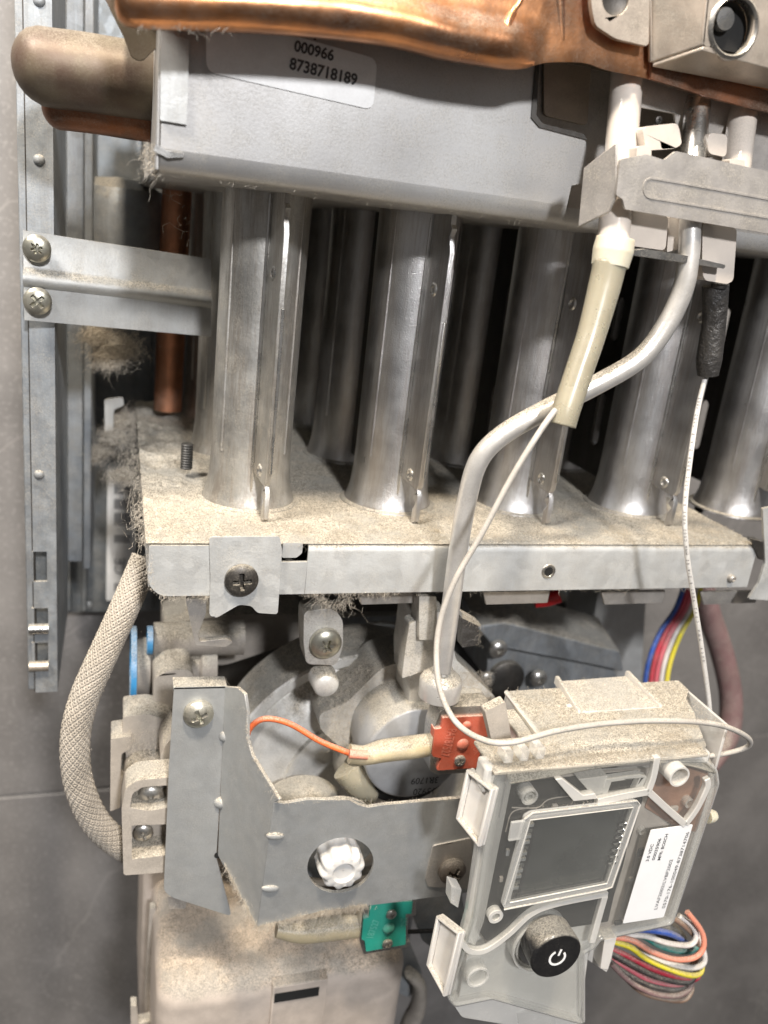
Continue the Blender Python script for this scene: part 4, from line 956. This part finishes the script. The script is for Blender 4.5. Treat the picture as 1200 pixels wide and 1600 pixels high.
tab3 = slab('dark_plate', [(430, 1470), (640, 1470), (660, 1520), (640, 1560), (560, 1520), (440, 1500)], 232, 2, 'galv_dull', None, r=2, label='stained grey plate under the green terminal block', cat='plate')
mt = slab('grey_bracket', [(640, 1395), (720, 1390), (730, 1445), (700, 1500), (660, 1470), (640, 1420)], 205, 6, 'panel', None, r=1.5, label='dark grey bracket between green block and display module', cat='bracket')

# ================================================================== display module
dm = thing('display_module', 'clear plastic display module with LCD, sticker and black power button', 'display', P(880, 1560, 160))
YM = 150
def mz(pts, y): return px(pts, y)
# back board
slab('circuit_board', [(792, 1222), (850, 1212), (1108, 1196), (1108, 1235), (1048, 1436), (930, 1462), (760, 1478), (752, 1440)], YM+4.4, .8, 'pcb_tan', dm, r=.6)
slab('dark_board', [(790, 1226), (1000, 1206), (1004, 1250), (960, 1396), (950, 1440), (760, 1470), (748, 1455)], YM+3.5, .8, 'pcb_dark', dm, r=.4)
slab('copper_patch', [(1008, 1262), (1030, 1200), (1105, 1196), (1108, 1235), (1088, 1300), (1062, 1296)], YM+4.0, .35, 'pcb_brown', dm, r=.4)
slab('back_shell', [(768, 1216), (1116, 1192), (1116, 1240), (1052, 1444), (912, 1475), (905, 1620), (722, 1590), (702, 1560), (734, 1440)], YM+5.6, .8, 'frost', dm, r=1.2, bevel=.3)
slab('inner_plate', [(730, 1492), (800, 1470), (926, 1440), (905, 1600), (770, 1556), (716, 1566)], YM+3.5, .6, 'frost', dm, r=.8)
# LCD
lc = slab('lcd_glass', [(840, 1283), (972, 1264), (941, 1374), (812, 1400)], YM+1.2, 1.2, 'lcd', dm, r=.2, bevel=.15)
slab('lcd_border', [(836, 1281), (978, 1260), (946, 1378), (806, 1404)], YM+2.5, .8, 'pcb_dark', dm)
lf = slab('lcd_frame', [(821, 1277), (832, 1271), (995, 1252), (1001, 1258), (957, 1385), (948, 1390), (790, 1421), (785, 1415)], YM-1.1, 1.3, 'clear_side', dm, holes=[rnd(px([(830, 1280), (990, 1260), (948, 1382), (796, 1412)], YM-1.1), .4)], r=.7, bevel=.2)
strip('frame_edge', [(820, 1281), (833, 1271), (996, 1252), (1001, 1258), (957, 1387), (945, 1391), (788, 1422)], .38, YM-1.35, .4, 'clip_plastic', lf, bevel=.1, n=1)
strip('frame_edge', [(789, 1414), (829, 1282), (990, 1262), (949, 1381), (797, 1411)], .22, YM-1.3, .3, 'frost', lf, bevel=.05, n=1)
slab('lcd_window', [(826, 1279), (990, 1260), (950, 1383), (794, 1411)], YM-1.0, .5, 'lens', dm, bevel=0)
slab('frame_tab', [(800, 1286), (822, 1283), (816, 1312), (795, 1315)], YM-1.1, .8, 'clear_side', dm, bevel=.15)
for k in range(12):
    t = k/11; a = P(829-24*t, 1290+98*t, YM+1.4)
    box('lcd_pin', a+Vector((-1.1, 0, -.5)), a+Vector((1.0, 1.0, .5)), 'solder' if k % 3 == 1 else 'can_grey', lc, .1)
for k in range(7):
    t = k/6; c = P(974-17*t, 1283+60*t, YM+.3)
    tube('solder_joint', [c+Vector((-.9, 0, -1.0)), c+Vector((.1, -.9, 0)), c+Vector((1.0, 0, .7))], [.35, .62, .3], 'solder', dm, segs=10)
slab('white_chip', [(934, 1378), (948, 1366), (962, 1372), (950, 1386)], YM+4, .8, 'frost', dm)
for x_, y_, w_, h_, m_ in ((885, 1236, 4.2, 2.0, 'black'), (812, 1236, 1.6, 1.2, 'can_grey'), (866, 1258, 1.4, .9, 'pcb_tan'), (1000, 1330, 1.6, 2.4, 'black'), (985, 1372, 1.3, 1.0, 'can_grey'), (1052, 1262, 2.2, 1.4, 'pcb_tan'), (965, 1440, 2.2, 1.2, 'black'), (792, 1330, .9, 1.8, 'can_grey'), (782, 1372, .9, 1.4, 'pcb_tan')):
    c = P(x_, y_, YM+3.3); box('chip', c+Vector((-w_/2, -.7, -h_/2)), c+Vector((w_/2, .1, h_/2)), m_, dm, .1)
for pts_ in ([(800, 1262), (840, 1262), (862, 1248), (930, 1240)], [(790, 1300), (800, 1270), (826, 1262)], [(985, 1300), (975, 1350), (960, 1400)], [(1000, 1310), (990, 1360), (975, 1410)]):
    strip('trace', pts_, .3, YM+3.35, .12, 'pcb_tan', dm, bevel=0)
# clear front cover with ribs
cover = [(772, 1214), (782, 1206), (1026, 1190), (1104, 1190), (1119, 1204), (1122, 1226), (1050, 1444), (938, 1468), (930, 1480), (912, 1490), (912, 1600), (770, 1560), (712, 1572), (702, 1560), (738, 1440)]
cvr = slab('front_cover', cover, YM, 1.0, 'clear', dm, r=1.0, bevel=.35)
bm = bmesh.new()
o_ = rnd(px(cover, YM+1.2), 1.0); inn = []
for i in range(len(o_)):
    e1_, e2_ = (o_[i]-o_[i-1]), (o_[(i+1) % len(o_)]-o_[i]); d = (e1_.normalized()+e2_.normalized()); nn2 = Vector((d.z, 0, -d.x)).normalized()
    inn.append(o_[i]+nn2*1.0)
sgn = 1 if sum((inn[i]-o_[i]).dot(Vector((P(900, 1380, YM).x, YM, P(900, 1380, YM).z))-o_[i]) for i in range(len(o_))) > 0 else -1
inn = [a+(b-a)*sgn for a, b in zip(o_, inn)]
n_ = len(o_); A = [bm.verts.new(p) for p in o_]; Bv = [bm.verts.new(p+Vector((0, 4.2, 0))) for p in o_]
for i in range(n_): bm.faces.new((A[i], A[(i+1) % n_], Bv[(i+1) % n_], Bv[i]))
sw = finish('side_wall', bm, 'clear_side', dm, smooth=50); sd = sw.modifiers.new('solid', 'SOLIDIFY'); sd.thickness = .0009; sd.offset = 0
def rib(pts, r, m='frost', y=YM-.3, fl=1.0, name='rib'):
    return strip(name, pts, r*1.9, y, 1.6, m, cvr)
rib([(722, 1474), (735, 1487), (760, 1486), (795, 1462), (830, 1430), (870, 1414), (950, 1398)], .75)
rib([(946, 1402), (938, 1430), (926, 1474)], .95)
rib([(934, 1254), (975, 1245), (1014, 1238)], .95); rib([(1014, 1238), (1022, 1215), (1028, 1184)], .95)
rib([(1014, 1238), (1040, 1262), (1072, 1290)], 1.0); rib([(1072, 1290), (1090, 1265), (1106, 1232), (1106, 1218)], .9)
slab('rib_wall', [(868, 1218), (878, 1216), (912, 1243), (930, 1240), (934, 1248), (896, 1252)], YM-.2, 2, 'frost', dm, bevel=.2)
slab('rib_wall', [(904, 1218), (950, 1212), (938, 1250), (932, 1250)], YM+1.5, 4, 'frost', dm, bevel=.2)
slab('window_frame', [(946, 1218), (1000, 1210), (1012, 1214), (1000, 1240), (938, 1250)], YM+1.3, 2, 'frost', dm, holes=[px([(956, 1222), (1000, 1216), (990, 1238), (948, 1244)], YM+1.3)], bevel=.2)
slab('frost_band', [(776, 1222), (800, 1220), (756, 1440), (742, 1478), (728, 1470), (744, 1400)], YM+1.2, 3, 'clear_side', dm, r=.5, bevel=.5)
def ringo(nm, cx_, cy_, y, r0, r1, h, m, par): return lathe(nm, P(cx_, cy_, y), (0, -1, 0), [(-h, r0), (0, r0), (0, r1), (-h, r1), (-h, r0)], m, par, segs=40, smooth=40)
ringo('screw_boss', 828, 1246, YM+.2, 2.2, 1.7, 5, 'clear_side', dm); ringo('screw_boss', 828, 1246, YM+1, 1.2, .8, 5, 'clear_side', dm)
ringo('post_tube', 1062, 1214, YM-2.5, 2.9, 2.4, 9, 'frost', dm); ringo('screw_boss', 1078, 1256, YM+2, 1.4, 1.0, 5, 'clear_side', dm)
ringo('screw_boss', 775, 1433, YM-.3, 2.0, 1.1, 2, 'frost', dm); ringo('screw_boss', 747, 1528, YM-.3, 3.1, 2.6, 6, 'clear_side', dm)
ringo('screw_boss', 1004, 1300, YM+3, 1.0, .6, 4, 'clear_side', dm)
ringo('button_well', 848, 1478, YM-.6, 8.6, 8.1, 6, 'clear_side', dm); ringo('button_well', 848, 1476, YM-.1, 7.6, 7.2, 6, 'clear_side', dm)
lathe('button_base', P(846, 1472, YM+1), (0, -1, 0), [(0, 0), (0, 7.0), (.8, 6.9), (.8, 0)], 'can_grey', dm, segs=48)
# lower right wall pieces
slab('corner_wall', [(926, 1470), (962, 1462), (956, 1500), (948, 1520), (918, 1500)], YM+5, 2, 'frost', dm, bevel=.2)
slab('corner_wall', [(945, 1468), (964, 1464), (950, 1516), (938, 1514)], YM+1, 6, 'clip_plastic', dm, bevel=.2)
# power button
pb = P(870, 1495, 143); btn = lathe('power_button', pb+Vector((0, 0, 0)), (0, -1, 0), [(-6.5, 0), (-6.5, 7.0), (-1.0, 7.1), (-.35, 6.95), (0, 6.55), (0, 6.3), (-.12, 0)], 'black_gloss', dm, segs=72, smooth=50)
ic = P(871, 1497, 142.9); an = math.radians(-14)
def arc(r0, r1, a0, a1, n=40):
    return [Vector((ic.x+math.cos(a)*r1, ic.y, ic.z+math.sin(a)*r1)) for a in np.linspace(a0, a1, n)]+[Vector((ic.x+math.cos(a)*r0, ic.y, ic.z+math.sin(a)*r0)) for a in np.linspace(a1, a0, n)]
gap = math.radians(38); top_ = math.pi/2+an
poly3('power_ring', arc(1.85, 2.45, top_+gap, top_+2*math.pi-gap), (0, .08, 0), 'sticker', btn, bevel=0)
d_ = Vector((math.cos(top_), 0, math.sin(top_))); e_ = Vector((-d_.z, 0, d_.x))
poly3('power_bar', [ic+d_*.7+e_*.28, ic+d_*2.7+e_*.28, ic+d_*2.7-e_*.28, ic+d_*.7-e_*.28], (0, .08, 0), 'sticker', btn, bevel=0)
# sticker on the cover
stq = [(1017, 1297), (1083, 1288), (1037, 1433), (973, 1443)]
sk = slab('sticker', stq, YM-.15, .12, 'sticker', dm, r=.55, bevel=0)
ux = (P(1072, 1310, YM)-P(1033, 1430, YM)).normalized(); vx = Vector((-ux.z, 0, ux.x))
def st_text(s, x_, y_, size, sx=1.0, m='ink', b=.0): text(s, P(x_, y_, YM-.2), ux, vx, size, m, sk, depth=.01, bold=b, sx=sx, align='LEFT')
for s, x_, y_, e_, h_ in (('3.0 VDC', 1011, 1346, (1020, 1319), 1.3), ('00035906', 1020.5, 1344, (1032, 1310), 1.3), ('MFR: BOSCH', 1029, 1344, (1043, 1303), 1.3), ('LVAF2002/LVBF2002', 1024, 1421, (1050, 1343), 1.45), ('0570-176-100049-8738714706', 1037, 1419, (1075, 1300), 1.45)):
    a_, b_ = P(x_, y_, YM-.2), P(*e_, YM-.2)
    text(s, (a_+b_)/2, ux, vx, h_, 'ink', sk, depth=.01, bold=.012 if h_ < 1.4 else 0, fit=(b_-a_).length)
# side clips
def clip(fa, fb, ba, bb, w=1.0):
    y0, y1 = YM-1, YM+8; A_, B_, C_, D_ = P(*fa, y0), P(*fb, y0), P(*bb, y1), P(*ba, y1)
    nl = (B_-A_).cross(D_-A_).normalized(); nl = nl if nl.x < 0 else -nl
    t = poly3('side_clip', [A_, B_, C_, D_], -nl*.9, 'clip_plastic', dm, bevel=.25)
    for p, q in ((A_, D_), (B_, C_), (A_, B_), (D_, C_)):
        s = (q-p).normalized(); inw = ((A_+B_+C_+D_)/4-(p+q)/2).normalized()*.9
        poly3('clip_rim', [p, q, q+inw, p+inw], nl*1.4, 'clip_plastic', t, bevel=.25)
clip((776, 1232), (754, 1322), (735, 1200), (718, 1277)); clip((724, 1456), (700, 1556), (688, 1428), (672, 1505))
slab('snap', [(706, 1385), (722, 1390), (716, 1420), (704, 1412)], YM+8, 4, 'clear_side', dm, bevel=.3)
# dusty top
def topplate(nm, pts, y0, m, th=.9, par=dm, **k):
    return poly3(nm, pts, (0, 0, -th), m, par, bevel=.25, **k)
zc = P(772, 1208, YM).z; zC = P(900, 1196, YM).z
xL, xR = P(772, 1214, YM).x, P(1104, 1192, YM).x
topplate('top_ledge', [Vector((xL, YM, zC)), Vector((xR, YM, zC)), Vector((xR, YM+13, zC)), Vector((xL, YM+13, zC))], YM, 'dust')
zB = P(790, 1080, 185).z; xbl, xbr = P(790, 1080, 185).x, P(1066, 1064, 185).x
topplate('rear_top', rnd([PZ(a, b, zB) for a, b in ((790, 1080), (1060, 1063), (1076, 1078), (1072, 1092), (1084, 1112), (1092, 1135), (1104, 1165), (1060, 1180), (860, 1180))], .5), YM, 'dust')
box('rear_wall', (xbl, 184.2, zB-22), (xbr, 185, zB-.95), 'frost', dm, .2)
box('rear_side', (xbl, 163, zB-22), (xbl+.9, 184, zB-.95), 'frost', dm, .2); box('rear_side', (xbr-.9, 163, zB-22), (xbr, 184, zB-.95), 'frost', dm, .2)
box('raised_ledge', (xbl-4.5, 166, zB-2.6), (xbl+5, 178, zB-1.2), 'dust', dm, .4)
tube('ridge', [Vector((xbl, 164, zB+.0)), Vector((xbl, 184.5, zB+.0))], .7, 'clip_plastic', dm, segs=8, straight=True)
# top clip
y0c, y1c = 172, 184
zK = P(908, 1112, y0c).z
q = [P(908, 1112, y0c), P(1032, 1100, y0c), PZ(978, 1056, zK), PZ(872, 1064, zK)]
q = [Vector((a.x, a.y, zK)) for a in q]
kc = poly3('top_clip', q, (0, 0, -1.0), 'clip_plastic', dm, bevel=.25)
for a, b in ((q[0], q[3]), (q[1], q[2])):
    dd_ = (b-a); poly3('clip_rail', [a+Vector((0, 0, -1)), a+Vector((0, 0, .5)), b+Vector((0, 0, 1.7)), b+dd_.normalized()*.8+Vector((0, 0, 1.2)), b+dd_.normalized()*.8+Vector((0, 0, -1))], (-.9 if a is q[0] else .9, 0, 0), 'clip_plastic', kc, bevel=.2)
box('clip_shadow_plate', (q[0].x-1, q[0].y+1, zK-3.2), (q[1].x-3, q[3].y-1, zK-2.7), 'galv_dull', dm, .1)  # grey plate laid below the clip in place of its shadow
lathe('clip_peg', q[0]+Vector((-1, 4, -1.2)), (-1, 0, 0), [(0, 1.2), (1.4, 1.0), (1.6, 0)], 'frost', kc, segs=16)
# arched front ridge with notches at its left end
rp = [(776, 1172), (800, 1168), (850, 1160), (900, 1151), (950, 1145), (1000, 1142), (1050, 1148), (1090, 1160)]
bm = bmesh.new(); lo, hi = [], []
for a in catmull([P(x_, y_, YM+10) for x_, y_ in rp], 5): lo.append(a)
pr_ = [[bm.verts.new(a+Vector((0, -9, -3.2))), bm.verts.new(a+Vector((0, -5, -.7))), bm.verts.new(a), bm.verts.new(a+Vector((0, 3, -.5))), bm.verts.new(a+Vector((0, 4, -7)))] for a in lo]
for a, b in zip(pr_, pr_[1:]):
    for i in range(4): bm.faces.new((a[i], a[i+1], b[i+1], b[i]))
rg = finish('arched_ridge', bm, 'dust', dm, smooth=60); rg.modifiers.new('solid', 'SOLIDIFY').thickness = .0008
for x_ in (795, 820, 845):
    c = P(x_, 1180-(x_-795)*.12, YM+1); box('notch_block', c+Vector((-1.1, -.4, -2)), c+Vector((1.1, 4, 1.0)), 'clear_side', dm, .25)
box('left_shoulder', (xL-1.6, YM+1.5, zC-7), (xL+1.2, YM+7, zC+.2), 'frost', dm, .8)
slab('shoulder_ledge', [(758, 1112), (790, 1096), (800, 1160), (770, 1166)], 166, 3, 'beige', dm, r=.8, bevel=.5)
box('right_corner', (xR-1, YM+2.4, zC-5), (xR+3.2, YM+9, zC-1.5), 'frost', dm, .8)
lathe('side_peg', P(1105, 1276, YM+7), (1, .1, -.05), [(0, 0), (0, 1.9), (1.6, 1.9), (2.8, 1.4), (2.9, 0)], 'silicone_collar', dm, segs=20)
# fibres on the module
n = 5200; hairs(dm, np.stack([rng.uniform(xL, xR, n), rng.uniform(YM+.3, YM+12.5, n), np.full(n, zC+.2)], 1), .9, .05, (0, 0, .6))
n = 5200; hairs(dm, np.stack([rng.uniform(xbl, xbr-3, n), rng.uniform(163, 185, n), np.full(n, zB+.1)], 1), .9, .05, (0, 0, .6))
fuzz(dm, [P(x_, y_, YM+8) for x_, y_ in rp], 1500, .9, .04, spread=2.2, bias=(0, 0, .4))
n = 700; hairs(dm, np.stack([rng.uniform(q[0].x+.0, q[1].x, n), rng.uniform(q[0].y, q[3].y, n), np.full(n, zK+.1)], 1), .8, .035, (0, 0, .5))
fuzz(dm, [P(828, 1262, YM-1.5), P(1000, 1247, YM-1.5)], 160, .5, .03, spread=.4)
tube('clear_tail', [(830, 1560, YM+8), (836, 1610, YM+8), (840, 1690, YM+8)], [7.5, 7.5, 7.5], 'clear_side', dm, segs=24, flat=.5)
# cable bundle
cbs = [('brownw', [(930, 1452), (985, 1428), (1045, 1432), (1085, 1462), (1092, 1490), (1080, 1510)], 'brown wire on top of the bundle beside the display module'),
       ('blue', [(955, 1458), (990, 1452), (1030, 1455), (1055, 1462), (1072, 1474)], 'dark blue wire at the top of the bundle beside the display module'),
       ('white', [(965, 1462), (1005, 1462), (1045, 1474), (1078, 1476), (1088, 1462), (1080, 1445), (1060, 1430)], 'white wire in the bundle, above the teal one'),
       ('teal', [(950, 1465), (1000, 1462), (1030, 1478), (1065, 1487), (1086, 1482), (1093, 1466), (1080, 1440)], 'teal wire in the bundle between white and salmon wires'),
       ('salmon', [(960, 1464), (990, 1470), (1020, 1488), (1055, 1499), (1085, 1496), (1099, 1480), (1096, 1455), (1074, 1425)], 'salmon wire in the bundle just under the teal one'),
       ('white', [(960, 1472), (1000, 1486), (1040, 1504), (1080, 1512), (1100, 1504), (1098, 1480), (1088, 1455)], 'white wire in the bundle directly above the yellow one'),
       ('yellow', [(955, 1470), (985, 1480), (1010, 1498), (1045, 1514), (1078, 1524), (1094, 1520), (1098, 1505)], 'bright yellow wire in the bundle beside the display module'),
       ('redw', [(950, 1480), (985, 1496), (1020, 1514), (1055, 1526), (1085, 1530), (1094, 1518)], 'deep red wire in the bundle below the yellow one'),
       ('blackw', [(952, 1488), (985, 1506), (1020, 1524), (1055, 1534), (1078, 1534), (1088, 1520)], 'black wire in the bundle below the red one'),
       ('pink', [(952, 1496), (980, 1512), (1015, 1532), (1050, 1540), (1076, 1538), (1084, 1525)], 'pink wire in the bundle between two black wires'),
       ('blackw', [(950, 1500), (980, 1522), (1010, 1538), (1045, 1546), (1070, 1543), (1080, 1530)], 'black wire in the bundle below the pink one'),
       ('mauve', [(955, 1506), (985, 1534), (1020, 1552), (1055, 1556), (1076, 1546), (1082, 1530)], 'mauve wire near the bottom of the bundle'),
       ('brownw', [(958, 1508), (1000, 1548), (1040, 1561), (1068, 1562), (1080, 1548), (1080, 1530)], 'lowest brown wire of the bundle beside the display module')]
for i, (cn, pts, lb_) in enumerate(cbs):
    y_ = YM+20-(4 if cn in ('yellow', 'salmon') else 0)-1.2*(i % 3)
    tube('bundle_wire', [(a, b, y_-4*math.sin(math.pi*k/(len(pts)-1))) for k, (a, b) in enumerate(pts)], .86 if cn != 'blue' else 1.0, 'wire_'+cn, None, segs=12, n=10, label=lb_, cat='wire', group='looped wires of the display bundle')
tube('black_plug', [(1020, 1440, YM+24), (1045, 1455, YM+22), (1062, 1468, YM+22)], [3, 3.6, 2.5], 'rubber_dusty', None, segs=16, label='dusty black plug inside the wire loops', cat='plug')

# ================================================================== loose fibres elsewhere
lipb = [Vector((11, 200, -92.3)), Vector((24, 200, -92.4))]
fuzz(tray, [Vector((8.2, 200.2, -80)), Vector((9, 200.2, -90)), Vector((12, 200, -92.5)), Vector((24, 200, -92.6))], 520, 1.5, .04, spread=.9)
fuzz(tray, [Vector((47, 200.4, -92.3)), Vector((75, 200.4, -92.3))], 520, 2.0, .04, spread=.9, bias=(0, -.1, -.5))
fuzz(tray, [P(497, 935, 202), P(520, 945, 202), P(545, 940, 202)], 330, 3.6, .05, spread=2.0, bias=(0, -.1, -.6))
fuzz(tray, [Vector((75, 200.4, -92.3)), Vector((190, 200.4, -92.3))], 420, 1.5, .035, spread=.7, bias=(0, -.1, -.5))
fuzz(tray, [Vector((8, 200.1, -78.2)), Vector((190, 200.1, -78.2))], 1400, .8, .03, spread=.5, bias=(0, -.2, .3))
n = 26000; xs_ = rng.uniform(8.5, 191, n); ys_ = 200.6+rng.gamma(1.2, 14, n); kk = np.array([noise.fractal(Vector((a*.12, b*.12, 1.7)), 1, 2, 3) for a, b in zip(xs_, ys_)]) > rng.normal(.05, .22, n)
hairs(tray, np.stack([xs_, ys_, np.full(n, -77.6)], 1)[kk], 1.2, .05, (0, 0, .35))
n = 900; hairs(tray, np.stack([rng.uniform(9, 50, n), rng.uniform(203, 224, n), np.full(n, -77.6)], 1), 1.8, .035, (0, 0, .4))
n = 1500; u = rng.random(n); hairs(gv, np.array([tuple(P(520+160*a, 1100+60*b, 221)) for a, b in zip(rng.random(n), rng.random(n))]), 1.1, .04, (0, -.5, .5))
n = 900; hairs(tb, np.array([tuple(P(200+70*a, 1130+85*b, YT+8+18*(1-b))) for a, b in zip(rng.random(n), rng.random(n))]), 1.3, .04, (0, 0, .6))
fuzz(cb, [P(*p) for p in cabp], 300, .8, .03, spread=.9)
fuzz(gv, [P(*p) for p in ((724, 962, 198), (750, 980, 198), (748, 1010, 198))], 120, 2.4, .035, spread=.5)
fuzz(bx, [P(*p) for p in ((270, 290, 240), (285, 340, 240), (298, 370, 240))], 20, 6, .04, spread=2)

n = 9000; a_ = rng.uniform(500, 700, n); b_ = rng.uniform(1035, 1180, n); hairs(gv, np.array([tuple(P(a, b, 220.8)) for a, b in zip(a_, b_)])[(b_ < 1175) & (b_ > 1040+(a_ < 560)*(560-a_)*1.2)], .9, .045, (0, -.5, .4))
n = 2500; hairs(gv, np.array([tuple(P(a, b, 206.8)) for a, b in zip(rng.uniform(700, 768, n), rng.uniform(1050, 1110, n))]), .9, .045, (0, -.5, .5))
